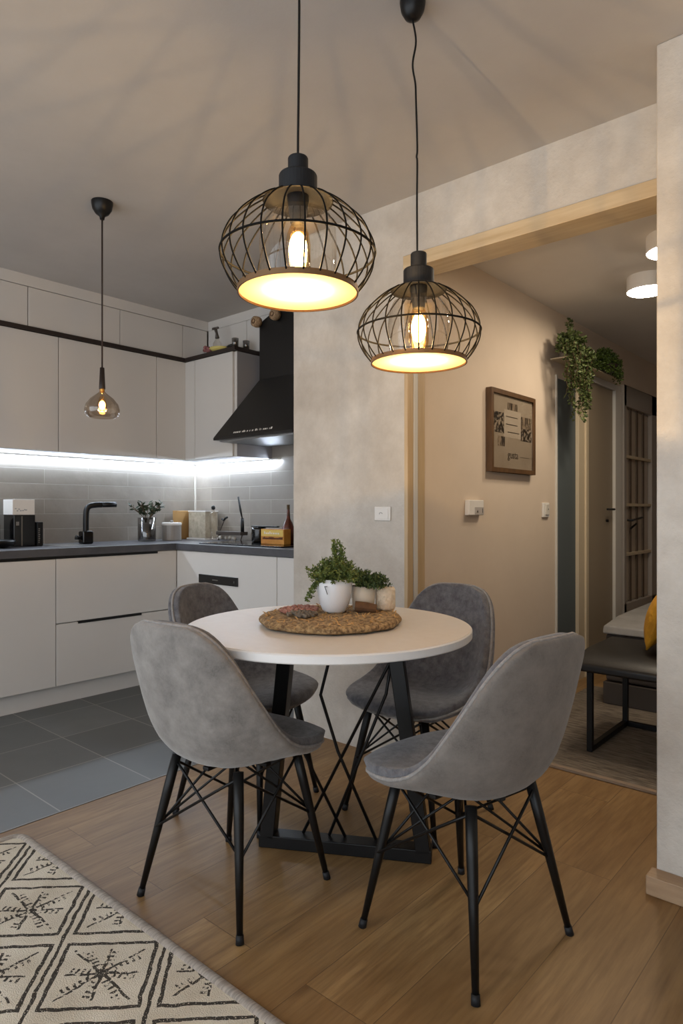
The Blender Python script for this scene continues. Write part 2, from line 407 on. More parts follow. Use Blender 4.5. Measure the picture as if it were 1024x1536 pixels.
def tag(o, label, cat, group=None):
    o['label'] = label; o['category'] = cat
    if group: o['group'] = group
    return o
def thing(name, loc, label, cat, group=None):
    o = bpy.data.objects.new(name, None); o.empty_display_size = .05; COL.objects.link(o); o.location = loc
    return tag(o, label, cat, group)
def struct(name, mb, m, bevel=0):
    o = mb.build(name, m, keep=True, bevel=bevel); o['kind'] = 'structure'; return o
def bx(*a): return MB().box(*a)
def smooth_path(pts, n=6):
    """Catmull-Rom through points"""
    P = [Vector(p) for p in pts]; out = []
    for i in range(len(P) - 1):
        a = P[max(i - 1, 0)]; b = P[i]; c = P[i + 1]; d = P[min(i + 2, len(P) - 1)]
        for k in range(n):
            t = k / n
            out.append(.5 * ((2 * b) + (c - a) * t + (2 * a - 5 * b + 4 * c - d) * t * t + (3 * b - a - 3 * c + d) * t ** 3))
    out.append(P[-1]); return out
def text(body, size, m, parent, loc, rot, name='lettering', extr=.0006):
    cu = bpy.data.curves.new(name, 'FONT'); cu.body = body; cu.size = size; cu.extrude = extr; cu.align_x = 'CENTER'; cu.align_y = 'CENTER'
    cu.materials.append(m)
    tmp = bpy.data.objects.new('tmp', cu); COL.objects.link(tmp); bpy.context.view_layer.update()
    me = bpy.data.meshes.new_from_object(tmp.evaluated_get(bpy.context.evaluated_depsgraph_get())); bpy.data.objects.remove(tmp); bpy.data.curves.remove(cu)
    me.name = name; me.materials.clear(); me.materials.append(m)
    o = bpy.data.objects.new(name, me); COL.objects.link(o); o.parent = parent
    o.location = Vector(loc) - wloc(parent); o.rotation_euler = rot
    return o

# ------------------------------------------------------------------ room shell
XL, YB, YP, XP, XH = -4.40, 3.25, 2.46, -2.48, -1.744
ZC, ZH = 2.57, 2.43
struct('floor', bx(-2.46, 2.4, -1.6, 8.4, -.1, 0), M['floor'])
struct('floor_kitchen', bx(XL - .1, -2.46, -1.6, 3.35, -.1, 0), M['tile_floor'])
struct('trim_1', bx(-2.463, -2.455, -1.6, 2.46, 0, .0025), M['grey_plastic'])
struct('ceiling', bx(XL - .1, 2.0, -1.6, 3.35, ZC, ZC + .12), M['ceiling'])
struct('ceiling_hall', bx(XH - .15, 2.4, 2.6, 8.4, ZH, ZH + .1), M['hall_ceiling'])
struct('wall_left', bx(XL - .12, XL, -1.6, 3.35, 0, ZC), M['white_wall'])
struct('wall_back', bx(XL, XH - .02, YB, YB + .12, 0, ZC), M['white_wall'])
struct('wall_partition', bx(XP, XH - .02, YP, 2.60, 0, ZC).box(XH - .02, -.602, YP, 2.60, 2.30, ZC), M['plaster'])
struct('wall_right', bx(-.602, 2.0, 2.15, 2.60, 0, ZC), M['plaster'], bevel=.006)
struct('wall_side', bx(1.9, 2.0, -1.6, 2.15, 0, ZC), M['white_wall'])
struct('wall_hall', bx(XH - .14, XH - .012, 2.601, 8.4, 0, ZH), M['white_wall'])
struct('wall_end', bx(XH, 2.4, 8.2, 8.3, 0, ZH), M['white_wall'])
struct('wall_hall_right', bx(2.3, 2.4, 2.6, 8.3, 0, ZH), M['white_wall'])
struct('baseboard_right', bx(-.615, 1.9, 2.088, 2.15, 0, .058), M['baseboard'], bevel=.004)
# opening lining
struct('trim_2', bx(XH - .02, XH, YP - .004, 2.50, 0, 2.243), M['tan_trim'], bevel=.002)
struct('trim_3', bx(XH - .02, XH + .002, 2.504, 2.535, 0, 2.24), M['white_frame'], bevel=.002)
struct('trim_4', bx(XH - .02, XH - .004, 2.54, 2.60, 0, 2.24), M['tan_trim'], bevel=.002)
struct('trim_5', bx(XH - .02, -.602, YP - .014, 2.602, 2.242, 2.303), M['wood_trim'], bevel=.003)
# tiled backsplash
struct('wall_tiles_left', bx(XL, XL + .008, -.2, YB, .925, 1.52), M['bs_l'])
struct('wall_tiles_back', bx(XL + .008, -2.2, YB - .008, YB, .925, 2.26), M['bs_b'])
struct('trim_6', bx(XL + .008, XL + .02, YB - .02, YB - .008, .925, 1.50), M['white_frame'])
# filler between the top cupboards and ceiling
struct('trim_7', bx(XL, -4.046, -.2, YB, 2.502, ZC).box(-4.046, -2.3, 3.104, YB, 2.502, ZC), M['cab'])

# ------------------------------------------------------------------ kitchen furniture
def panel(name, parent, x0, x1, y0, y1, z0, z1, m='cab', bev=.002):
    return bx(x0, x1, y0, y1, z0, z1).build(name, M[m], parent, bevel=bev)
G = .0022
XF, YF = -3.80, 2.65
def base_left(y0, y1, label, fronts):
    t = thing('base_cabinet', (XL + .3, (y0 + y1) / 2, 0), label, 'cabinet', 'white base cabinets of the kitchen')
    panel('body', t, XL + .02, XF - .02, y0 + .0005, y1 - .0005, .112, .862, 'cab_in')
    for nm, a, b, z0, z1 in fronts:
        d = panel(nm, t, XF - .018, XF, a + G, b - G, z0, z1)
        yield t, d
for _ in base_left(.6, 1.816, 'white double-door base cabinet under the black machine on the worktop', [('door', .6, 1.208, .116, .862), ('door', 1.208, 1.816, .116, .862)]): pass
it = list(base_left(1.816, 2.635, 'white two-drawer base cabinet under the black tap', [('drawer_front', 1.816, 2.652, .116, .478), ('drawer_front', 1.816, 2.652, .484, .876)]))
t = it[0][0]
bx(XF - .012, XF + .003, 1.95, 2.38, .468, .4825).build('grip_rail', M['black'], t)['label'] = 'thin black recessed grip on the lower drawer'
tag(bx(XF + .0005, XF + .004, .6, 2.50, .863, .8775).build('handle_rail', M['black']), 'long black recessed grip rail just under the left worktop', 'rail')
def base_back(x0, x1, label):
    t = thing('base_cabinet', ((x0 + x1) / 2, YB - .3, 0), label, 'cabinet', 'white base cabinets of the kitchen')
    panel('body', t, x0 + .0005, x1 - .0005, YF + .02, YB - .02, .112, .862, 'cab_in')
    panel('door', t, x0 + G, x1 - G, YF, YF + .018, .116, .876)
    return t
t = base_back(-3.798, -2.811, 'wide white base cabinet with a black control strip, under the hob')
cp = bx(-3.545, -3.155, YF - .008, YF + .002, .676, .732).build('control_panel', M['black_gloss'], t, bevel=.002)
cp['label'] = 'glossy black control strip'
bx(-3.40, -3.345, YF - .010, YF - .006, .700, .706).build('badge', M['steel'], cp)
bx(-3.19, -3.184, YF - .010, YF - .006, .696, .708).build('indicator', M['steel'], cp)
base_back(-2.811, -2.2, 'narrow white base cabinet partly behind the plaster wall end')
tag(MB().box(XL + .02, XF - .05, -.2, YF + .04, 0, .11).box(XF - .05, -2.2, YF + .04, YB - .02, 0, .11).build('plinth', M['cab']), 'white plinth running along the floor under the base cabinets', 'plinth')
poly = [(XL + .009, -.2), (XF + .012, -.2), (XF + .012, YF - .012), (-2.2, YF - .012), (-2.2, YB - .009), (XL + .009, YB - .009)]
wt = MB().prism(poly, 'z', .879, .925).build('worktop', M['top'], bevel=.002)
tag(wt, 'dark grey L-shaped worktop on the white base cabinets', 'worktop')

XU, YU = -4.05, 2.90
ZU0, ZU1 = 1.515, 2.232
def wall_unit(name, x0, x1, y0, y1, z0, z1, label, group, side, splits):
    t = thing(name, ((x0 + x1) / 2, (y0 + y1) / 2, z0), label, 'cabinet', group)
    e = .0005
    if side == 'x':
        panel('body', t, x0, x1 - .018, y0 + e, y1 - e, z0, z1)
        for a, b in splits: panel('door', t, x1 - .016, x1, a + G, b - G, z0 + .001, z1 - .001)
    else:
        panel('body', t, x0 + e, x1 - e, y0 + .018, y1, z0, z1)
        for a, b in splits: panel('door', t, a + G, b - G, y0, y0 + .016, z0 + .001, z1 - .001)
    return t
GU = 'white wall cabinets with light strip below'
GT = 'white top cupboards under the ceiling'
wall_unit('wall_cabinet', XL + .001, XU, .9, 1.952, ZU0, ZU1, 'white wall cabinet at the outer end, over the black box and white box', GU, 'x', [(.9, 1.426), (1.426, 1.952)])
wall_unit('wall_cabinet', XL + .001, XU, 1.952, 2.659, ZU0, ZU1, 'wide white wall cabinet behind the small glass pendant, over the tap', GU, 'x', [(1.952, 2.659)])
wall_unit('wall_cabinet', XL + .001, XU, 2.659, YB - .01, ZU0, ZU1, 'white corner wall cabinet above the plant in a glass', GU, 'x', [(2.659, 2.905)])
wall_unit('wall_cabinet', XU - .015, -3.49, YU, YB - .01, ZU0, ZU1, 'white wall cabinet beside the black extractor hood', GU, 'y', [(-4.052, -3.936), (-3.936, -3.512)])
ZT0, ZT1 = 2.262, 2.5
for a, b, l in ((.9, 1.763, 'white top cupboard at the outer end of the row'), (1.763, 2.374, 'white top cupboard crossed by the small pendant cord'),
                (2.374, 2.878, 'white top cupboard between the pendant cord and the corner'), (2.878, 3.10, 'narrow white top cupboard in the corner')):
    wall_unit('top_cupboard', XL + .001, XU, a, b, ZT0, ZT1, l, GT, 'x', [(a, b)])
wall_unit('top_cupboard', XU + .001, -3.60, 3.10, YB - .01, ZT0, ZT1, 'white top cupboard behind the spray bottle and flower ornament', GT, 'y', [(-4.04, -3.60)])
wall_unit('top_cupboard', -3.60, -2.3, 3.10, YB - .01, ZT0, ZT1, 'white top cupboard behind the hood chimney', GT, 'y', [(-3.60, -2.95), (-2.95, -2.3)])
sp_ = [(XL + .002, .9), (XU + .012, .9), (XU + .012, YU - .012), (-3.478, YU - .012), (-3.478, YB - .01), (XL + .002, YB - .01)]
tag(MB().prism(sp_, 'z', 2.234, 2.260).build('shelf_board', mat('dark_brown_shelf', rgb(40, 30, 26), .5)), 'thin dark brown board between wall cabinets and top cupboards', 'shelf')

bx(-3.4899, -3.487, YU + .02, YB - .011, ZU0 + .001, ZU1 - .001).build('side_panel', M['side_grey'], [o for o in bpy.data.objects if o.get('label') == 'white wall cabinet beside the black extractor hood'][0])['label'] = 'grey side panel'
# LED strips
def led(label, x0, x1, y0, y1):
    t = thing('led_strip', ((x0 + x1) / 2, (y0 + y1) / 2, 1.485), label, 'light strip', 'bright light strips under the wall cabinets')
    bx(x0, x1, y0, y1, 1.503, 1.515).build('housing', M['white_plastic'], t)
    bx(x0 + .003, x1 - .003, y0 + .003, y1 - .003, 1.488, 1.503).build('diffuser', M['led'], t)
led('long cold-white light strip under the left wall cabinets', XL + .012, XL + .034, .9, YB - .05)
led('short cold-white light strip under the cabinet beside the hood', XL + .06, -3.40, YB - .034, YB - .012)

# extractor hood
t = thing('extractor_hood', (-3.155, 2.97, 1.60), 'black pyramid extractor hood with tall chimney above the hob', 'extractor hood')
b0, b1 = (-3.53, 2.75), (-2.78, YB - .009)
c0, c1 = (-3.325, 2.975), (-3.0, YB - .009)
zb, zr, zt = 1.612, 1.628, 2.02
m = MB().box(b0[0], b1[0], b0[1], b1[1], zb, zr)
m.add([(b0[0], b0[1], zr), (b1[0], b0[1], zr), (b1[0], b1[1], zr), (b0[0], b1[1], zr), (c0[0], c0[1], zt), (c1[0], c0[1], zt), (c1[0], c1[1], zt), (c0[0], c1[1], zt)],
      [(0, 3, 2, 1), (4, 5, 6, 7), (0, 1, 5, 4), (1, 2, 6, 5), (2, 3, 7, 6), (3, 0, 4, 7)])
m.build('canopy', M['hood'], t)
ch = MB().prism([(c0[0], zt), (c1[0], zt), (c1[0], 2.40), (c1[0] - .04, 2.445), (c0[0] + .13, 2.45), (c0[0], 2.40)], 'y', c0[1], 3.095).build('chimney', M['hood'], t, bevel=.002)
MB().box(c1[0] - .02, c1[0] + .002, c0[1] + .03, 3.09, zt + .005, 2.39).build('seam_panel', M['black_gloss'], t)
bx(b0[0] + .03, b1[0] - .03, b0[1] + .03, b1[1] - .03, zb - .01, zb).build('filter', M['grey_metal'], t)
# row of small white control marks on the canopy front
sl = (c0[1] - b0[1]) / (zt - zr)
def hood_pt(x, z): return (x, b0[1] + (z - zr) * sl - .002, z)
kb = MB()
x = -3.335
while x < -2.98:
    w = rnd.choice((.006, .010, .014)); h = rnd.choice((.010, .014))
    p = hood_pt(x, 1.652)
    kb.add([hood_pt(x, 1.646), hood_pt(x + w, 1.646), hood_pt(x + w, 1.646 + h), hood_pt(x, 1.646 + h)], [(0, 1, 2, 3)])
    x += w + rnd.choice((.004, .006, .016))
kb.build('control_marks', M['white_plastic'], t)
for (px_, pz, py_, lab) in ((-3.325, 2.405, 2.95, 'round tan woven roll on the hood chimney, at its outer corner'), (-3.145, 2.418, 2.95, 'round tan woven roll on the hood chimney front, near the large pendant')):
    t = thing('woven_roll', (px_, py_, pz - .035), lab, 'ornament', 'tan woven rolls on the hood chimney')
    m = MB(); n = 20
    prof = [(.0, -.028), (.020, -.028), (.034, -.022), (.037, 0), (.034, .02), (.0, .024)]
    for (r, a) in prof:
        for k in range(n): m.v.append((px_ + r * math.cos(2 * PI * k / n), py_ + a, pz + r * math.sin(2 * PI * k / n)))
    for i in range(len(prof) - 1):
        for k in range(n): m.f.append((i * n + k, i * n + (k + 1) % n, (i + 1) * n + (k + 1) % n, (i + 1) * n + k))
    m.build('roll', M['tan_roll'], t, smooth=True)
    MB().tube([(px_ + .014 * math.cos(a), py_ - .029, pz + .014 * math.sin(a)) for a in [k * 2 * PI / 16 for k in range(16)]], .003, 6, closed=True).build('ring', M['bark'], t, smooth=True)

# hob
hb = tag(bx(-3.62, -2.83, 2.70, 3.14, .9255, .934).build('hob', M['black_gloss'], bevel=.002), 'flat black glass hob set on the worktop below the hood', 'hob')

# ------------------------------------------------------------------ worktop items
ZW = .9255
# black machine with white box
t = thing('coffee_machine', (-4.22, 1.785, ZW), 'tall black boxy appliance with a thin silver bar on the worktop', 'appliance')
bx(-4.30, -4.15, 1.722, 1.852, ZW, 1.120).build('body', M['black_gloss'], t, bevel=.004)
bx(-4.152, -4.146, 1.766, 1.772, ZW + .004, 1.112).build('bar', M['steel'], t)
bx(-4.152, -4.147, 1.735, 1.752, 1.055, 1.078).build('badge', M['grey_plastic'], t)
t = tag(bx(-4.295, -4.155, 1.717, 1.850, 1.1205, 1.215).build('carton', M['white_plastic'], bevel=.002), 'white carton lying on top of the tall black appliance', 'box')
b_ = MB()
for k in range(7): b_.ball((-4.154, 1.735 + k * .011 + rnd.uniform(-.003, .003), 1.14 + rnd.uniform(0, .02)), (.002, .006, .004), 8, 5)
b_.build('printed_marks', mat('pale_print', rgb(170, 170, 172), .6), t)
t = thing('spice_box', (-4.18, 1.88, ZW), 'small black box with pale side print beside the tall black appliance', 'box')
bx(-4.24, -4.13, 1.856, 1.892, ZW, 1.075).build('body', M['black'], t, bevel=.003)
m = MB()
for k in range(8): m.box(-4.1295, -4.1285, 1.862, 1.868 + rnd.uniform(0, .004), .945 + k * .012, .952 + k * .012)
m.build('side_print', M['grey_plastic'], t)
m = MB(); prof = [(.0, 0), (.055, 0), (.10, .012), (.115, .035), (.108, .046), (.0, .050)]
m.lathe(prof, -4.12, 1.60, ZW, 28)
tag(m.build('bowl_lid', M['black'], smooth=True), 'low dark rounded dish at the outer end of the worktop', 'dish')
t = thing('bottle', (-4.26, 1.585, ZW), 'dark brown bottle standing behind the low dark dish', 'bottle')
MB().lathe([(0, 0), (.036, 0), (.036, .13), (.03, .16), (.013, .18), (.013, .2)], -4.28, 1.655, ZW, 20).build('body', mat('brown_glass', rgb(52, 32, 20), .15), t, smooth=True)
MB().lathe([(.015, .2), (.015, .22), (0, .22)], -4.28, 1.655, ZW, 16).build('cap', M['black'], t)

# tap
tx, ty = -4.16, 2.19
t = thing('kitchen_tap', (tx, ty, ZW), 'matt black kitchen tap with a horizontal spout on the worktop', 'tap')
bx(tx - .035, tx + .035, ty - .038, ty + .038, ZW, ZW + .085).build('base_block', M['black_gloss'], t, bevel=.012, seg=3)
MB().tube(smooth_path([(tx, ty, ZW + .07), (tx, ty, ZW + .16), (tx, ty + .005, ZW + .225), (tx + .008, ty + .022, ZW + .25), (tx + .02, ty + .06, ZW + .258), (tx + .03, ty + .10, ZW + .260)], 5), [.019] * 26, 14).build('neck', M['black'], t, smooth=True)
MB().tube([(tx + .028, ty + .09, ZW + .260), (tx + .05, ty + .19, ZW + .262)], .018, 14).build('spray_head', M['black'], t, smooth=True)
MB().tube([(tx, ty - .035, ZW + .04), (tx + .01, ty - .062, ZW + .042), (tx + .01, ty - .075, ZW + .046)], [.011, .013, .016], 12).build('lever', M['black'], t, smooth=True)
tag(bx(-4.25, -3.92, 1.92, 2.12, ZW, ZW + .0018).build('sink_rim', M['steel'], bevel=.001), 'flat pale steel sink rim let into the worktop in front of the tap', 'sink')

# plant in glass vase
vx, vy = -4.2, 2.675
t = thing('potted_plant', (vx, vy, ZW), 'dark green sprigs standing in a clear glass vase on the worktop', 'plant')
MB().lathe([(0, .002), (.062, .002), (.064, .01), (.064, .17), (.061, .17), (.060, .012), (0, .01)], vx, vy, ZW, 28).build('vase', thin_glass('vase_glass', (.62, .6, .58, 1), .5), t, smooth=True)
MB().lathe([(0, .014), (.056, .014), (.056, .12), (0, .13)], vx, vy, ZW, 20).build('filling', mat('grey_gravel', rgb(110, 106, 102), .8, var=rgb(76, 72, 70), vscale=70), t, smooth=True)
m = MB(); ms = MB()
for k in range(13):
    a = rnd.uniform(0, 2 * PI); L = rnd.uniform(.09, .16); ln = rnd.uniform(.1, .9)
    p0 = Vector((vx, vy, ZW + .12)); p1 = p0 + Vector((math.cos(a) * .035, math.sin(a) * .04, .07)); p2 = p1 + Vector((math.cos(a) * ln * .09, math.sin(a) * ln * .11, L * .55))
    ms.tube([p0, p1, p2], .0025, 5)
    for j in range(9):
        q = p1.lerp(p2, j / 8 * 1.02); m.leaf(q, (rnd.uniform(-1, 1), rnd.uniform(-1, 1), rnd.uniform(-.1, 1)), rnd.uniform(.03, .05), rnd.uniform(.009, .014))
m.build('foliage', M['leaf_dark'], t, recalc=False); ms.build('stems', M['stem'], t)
# canisters
t = thing('canister', (-4.17, 2.85, ZW), 'dull grey canister with a pale lid beside the glass vase', 'canister')
MB().lathe([(0, 0), (.068, 0), (.07, .004), (.07, .112), (0, .112)], -4.17, 2.865, ZW, 28).build('body', M['grey_can'], t, smooth=False)
MB().lathe([(.072, .113), (.072, .128), (.066, .132), (0, .132)], -4.17, 2.865, ZW, 28).build('lid', M['white_plastic'], t)
MB().ball((-4.17, 2.865, ZW + .14), (.014, .014, .01)).build('knob', M['grey_plastic'], t, smooth=True)
tag(bx(-4.34, -4.28, 2.99, 3.20, ZW, 1.145).build('chopping_board', M['kraft'], bevel=.004), 'light wooden chopping board standing in the worktop corner', 'chopping board')
t = thing('storage_tin', (-4.10, 3.13, ZW), 'square pale patterned tin standing in front of the tiled wall', 'tin')
bx(-4.262, -4.05, 3.08, 3.20, ZW + .012, 1.135).build('body', M['marble'], t, bevel=.006)
bx(-4.264, -4.048, 3.078, 3.202, 1.136, 1.146).build('lid', M['white_plastic'], t)
bx(-4.27, -4.04, 3.07, 3.21, ZW, ZW + .011).build('tray', M['white_plastic'], t)
t = thing('oil_bottle', (-4.005, 3.12, ZW), 'slim clear glass bottle with a black stopper beside the pale tin', 'bottle')
MB().lathe([(0, .002), (.026, .002), (.026, .18), (.02, .2), (.012, .215), (.012, .23)], -4.005, 3.12, ZW, 20).build('body', M['glass'], t, smooth=True)
MB().ball((-4.005, 3.12, ZW + .242), (.016, .016, .018)).build('stopper', M['black'], t, smooth=True)
# brown rack with arms
t = thing('utensil_rack', (-3.8, 3.12, ZW), 'dark brown utensil rack with a hooked arm and a tall upright handle', 'rack')
bx(-3.935, -3.655, 3.09, 3.16, ZW + .042, ZW + .068).build('tray', M['brown_tray'], t, bevel=.004)
for xx in (-3.92, -3.67):
    MB().tube([(xx, 3.10, ZW), (xx, 3.12, ZW + .045)], .005, 6).build('foot', M['brown_tray'], t)
MB().tube([(-3.93, 3.12, ZW + .06), (-3.86, 3.12, ZW + .17)], .0035, 6).build('arm', M['brown_tray'], t)
MB().tube(smooth_path([(-3.90, 3.12, ZW + .158), (-3.88, 3.12, ZW + .15), (-3.86, 3.12, ZW + .165), (-3.84, 3.12, ZW + .17)]), .008, 7).build('hook', M['black'], t, smooth=True)
MB().tube([(-3.668, 3.12, ZW + .06), (-3.672, 3.12, ZW + .165)], [.014, .012], 10).build('grip', M['black'], t, smooth=True)
MB().tube([(-3.672, 3.12, ZW + .165), (-3.69, 3.12, ZW + .22), (-3.715, 3.12, ZW + .32)], [.004, .008, .007], 8).build('handle', M['black'], t, smooth=True)
m = MB()
for k in range(9): m.ball((-3.90 + k * .022, 3.10 + rnd.uniform(-.01, .02), ZW + .015 + rnd.uniform(0, .008)), (.013, .012, .014), 8, 6)
tag(m.build('cutlery', mat('pale_crockery', rgb(200, 196, 186), .3, var=rgb(120, 110, 96), vscale=50), smooth=True), 'low row of pale small crockery under the brown rack', 'crockery')
# glass kettle / jug
t = thing('coffee_jug', (-3.35, 2.98, .934), 'small black coffee jug with a glass belly on the hob', 'jug')
MB().lathe([(0, .001), (.046, .001), (.05, .01), (.05, .085), (.047, .1), (0, .102)], -3.335, 2.98, .934, 24).build('body', M['black_gloss'], t, smooth=True)
MB().tube(smooth_path([(-3.375, 2.98, 1.03), (-3.405, 2.98, 1.0), (-3.412, 2.98, .965), (-3.38, 2.98, .945)]), .005, 8).build('handle', M['glass'], t, smooth=True)
bx(-3.40, -3.15, 2.965, 2.995, 1.035, 1.044).build('lid', M['black'], t, bevel=.003)
# carton
t = thing('food_carton', (-3.06, 2.86, ZW), 'orange and yellow food carton beside the coffee jug', 'carton')
bx(-3.16, -2.95, 2.84, 2.90, .9345, 1.03).build('box', M['orange'], t, bevel=.002)
bx(-3.155, -2.955, 2.838, 2.8395, .985, 1.025).build('top_print', M['yellow_print'], t)
m = MB()
for k in range(16): m.box(-3.14 + k * .0115, -3.14 + k * .0115 + .007, 2.8365, 2.838, .966, .966 + rnd.choice((.010, .014)))
m.build('dark_print', M['dark_red'], t)
m = MB()
for k in range(9): m.box(-3.125 + k * .016, -3.125 + k * .016 + .008, 2.8362, 2.838, .998, .998 + rnd.choice((.010, .016)))
m.build('pale_print', M['white_plastic'], t)
t = thing('sauce_bottle', (-3.05, 3.0, ZW), 'dark red bottle with a thin neck behind the orange carton', 'bottle')
MB().lathe([(0, 0), (.038, 0), (.042, .05), (.040, .10), (.026, .135), (.014, .16), (.009, .22)], -3.075, 3.0, .934, 20).build('body', M['red'], t, smooth=True)
MB().lathe([(.010, .22), (.010, .25), (0, .25)], -3.075, 3.0, .934, 16).build('cap', M['stem'], t)

# items on top of the wall cabinet
ZS = 2.2605
t = thing('spray_bottle', (-3.78, 2.98, ZS), 'clear spray bottle with a dark trigger on the dark board', 'bottle')
MB().lathe([(0, 0), (.03, 0), (.03, .08), (.013, .11), (.013, .12)], -3.78, 2.98, ZS, 18).build('body', M['glass'], t, smooth=True)
MB().tube([(-3.78, 2.98, ZS + .12), (-3.785, 2.98, ZS + .155), (-3.80, 2.98, ZS + .19)], [.016, .009, .012], 8).build('trigger', mat('brown_grey_plastic', rgb(74, 66, 60), .5), t, smooth=True)
MB().tube([(-3.83, 2.98, ZS + .195), (-3.77, 2.98, ZS + .193)], .009, 8).build('nozzle', mat('nozzle_plastic', rgb(84, 76, 70), .5), t, smooth=True)
m = MB()
for k in range(12): m.ball((-3.80 + rnd.uniform(-.03, .03), 2.915 + rnd.uniform(-.01, .02), ZS + .02 + rnd.uniform(0, .03)), .014, 8, 6)
tag(m.build('flower_ornament', M['pink'], smooth=True), 'small dusty pink flower ornament on the dark board', 'ornament')
t = thing('gravy_dish', (-3.68, 2.93, ZS), 'flat pale yellow dish with dark ends on the dark board', 'dish')
MB().lathe([(0, 0), (.05, 0), (.085, .02), (.082, .024), (0, .012)], -3.69, 2.945, ZS, 24).build('dish', M['yellow'], t, smooth=True)
MB().tube([(-3.61, 2.93, ZS + .022), (-3.585, 2.93, ZS + .02), (-3.55, 2.93, ZS + .024)], [.006, .012, .01], 8).build('handle', M['black'], t, smooth=True)
for xx, lab in ((-3.515, 'small frosted glass tumbler at the cabinet corner edge'), (-3.512, 'small frosted glass tumbler behind the other one')):
    yy = 2.925 if xx < -3.513 else 3.02
    t = tag(MB().lathe([(0, .002), (.022, .002), (.024, .062), (.022, .062), (.020, .006), (0, .006)], xx, yy, ZS, 18).build('tumbler', thin_glass('frosted_tumbler', (.6, .58, .55, 1), .6, .3), smooth=True), lab, 'glass', 'frosted tumblers on the cabinet')

# ------------------------------------------------------------------ dining table
tc = Vector((-1.478, 1.628, 0)); RT = .470; ZT = .771
t = thing('dining_table', tc, 'round dining table with a white top and black trapezoid metal base', 'table')
MB().lathe([(0, 0), (RT - .003, 0), (RT, .003), (RT, .023), (RT - .003, .026), (RT - .006, .026)], tc.x, tc.y, ZT - .028, 144).build('edge_slab', M['table_edge'], t)
MB().lathe([(RT - .005, 0), (RT - .006, .002), (0, .002)], tc.x, tc.y, ZT - .0025, 144, cap0=True).build('tabletop', M['table_top'], t)
e = Vector((.865, .503, 0)); nrm = Vector((-.503, .865, 0)); cb = Vector((-1.455, 1.683, 0))
def fp(s_, z, o=0): return cb + e * s_ + nrm * o + Vector((0, 0, z))
def bar(name, s0, z0, s1, z1, w, dpt):
    d = Vector((s1 - s0, z1 - z0)); d.normalize(); q = Vector((-d.y, d.x)) * w / 2
    c = [(s0 + q.x, z0 + q.y), (s0 - q.x, z0 - q.y), (s1 - q.x, z1 - q.y), (s1 + q.x, z1 + q.y)]
    vs = [fp(a, b, -dpt / 2) for a, b in c] + [fp(a, b, dpt / 2) for a, b in c]
    return MB().add(vs, [(0, 1, 2, 3), (7, 6, 5, 4), (0, 4, 5, 1), (1, 5, 6, 2), (2, 6, 7, 3), (3, 7, 4, 0)]).build(name, M['black'], t, bevel=.003)
bar('leg', -.265, .03, -.195, ZT - .034, .048, .06)
bar('leg', .265, .03, .165, ZT - .034, .048, .06)
bar('foot_bar', -.292, .022, .292, .022, .042, .06)
bar('top_bar', -.24, ZT - .034, .24, ZT - .034, .012, .08)
for pts in ([(-.03, .725), (-.055, .64), (-.085, .52), (-.025, .332), (.105, .045)], [(.185, .725), (.151, .64), (-.146, .045)],
            [(-.215, .46), (-.158, .348), (0, .045)], [(.17, .725), (.139, .534), (.059, .332), (-.055, .045)]):
    MB().tube([fp(a, z, .012) for a, z in pts], .0055, 8).build('brace_wire', M['black'], t, smooth=True)

# things on the table
bc = Vector((-1.482, 1.643, ZT)); 
t = thing('woven_placemat', bc, 'thick round woven seagrass placemat in the middle of the table', 'placemat')
m = MB(); n = 96; prof = [(0, .0), (.218, 0), (.234, .006), (.240, .016), (.234, .026), (.212, .031), (.15, .030), (.10, .031), (.05, .030), (0, .030)]
for (r, z) in prof:
    for k in range(n):
        a = 2 * PI * k / n; q = 1 + .012 * math.sin(a * 7 + 1) + .01 * math.sin(a * 13)
        m.v.append((bc.x + r * q * math.cos(a), bc.y + r * q * math.sin(a), bc.z + .0005 + z + (rnd.uniform(-.0015, .0015) if 0 < z else 0)))
for i in range(len(prof) - 1):
    for k in range(n): m.f.append((i * n + k, i * n + (k + 1) % n, (i + 1) * n + (k + 1) % n, (i + 1) * n + k))
m.build('mat', M['cork'], t, smooth=True, subsurf=1)
m = MB()
for k in range(260):
    a = rnd.uniform(0, 2 * PI); r = math.sqrt(rnd.random()) * .225
    m.leaf((bc.x + r * math.cos(a), bc.y + r * math.sin(a), bc.z + .029), (rnd.uniform(-1, 1), rnd.uniform(-1, 1), rnd.uniform(0, .5)), .018, .003)
m.build('loose_fibre', mat('straw_fibre', rgb(196, 154, 98), .9), t, recalc=False)['kind'] = 'stuff'
ZM = ZT + .0315
def moss(name, c, rx, ry, n, m_, label, zz=.014):
    m = MB()
    for k in range(n):
        a = rnd.uniform(0, 2 * PI); r = math.sqrt(rnd.random())
        m.ball((c[0] + rx * r * math.cos(a), c[1] + ry * r * math.sin(a), ZM + .007 + zz * rnd.random() * (1 - r)), rnd.uniform(.004, .008), 7, 5)
    o = m.build(name, M[m_], smooth=True); tag(o, label, 'dried moss'); o['kind'] = 'stuff'; return o
moss('dried_moss', (-1.595, 1.610), .055, .075, 190, 'red_moss', 'clump of pinkish red dried moss on the placemat', .014)
moss('dried_moss', (-1.52, 1.545), .05, .05, 90, 'grey_moss', 'clump of grey brown dried moss in front of the large white pot', .008)

def sprig(mb, p, d, L, n, ll, lw, bend=.3):
    p = Vector(p); d = Vector(d).normalized(); pts = []
    for i in range(n):
        u = i / (n - 1); q = p + d * L * u + Vector((0, 0, -bend * L * u * u))
        pts.append(q)
        for k in range(4):
            mb.leaf(q, d * .6 + Vector((rnd.uniform(-1, 1), rnd.uniform(-1, 1), rnd.uniform(-1, 1))), ll * rnd.uniform(.7, 1.2), lw)
    return pts
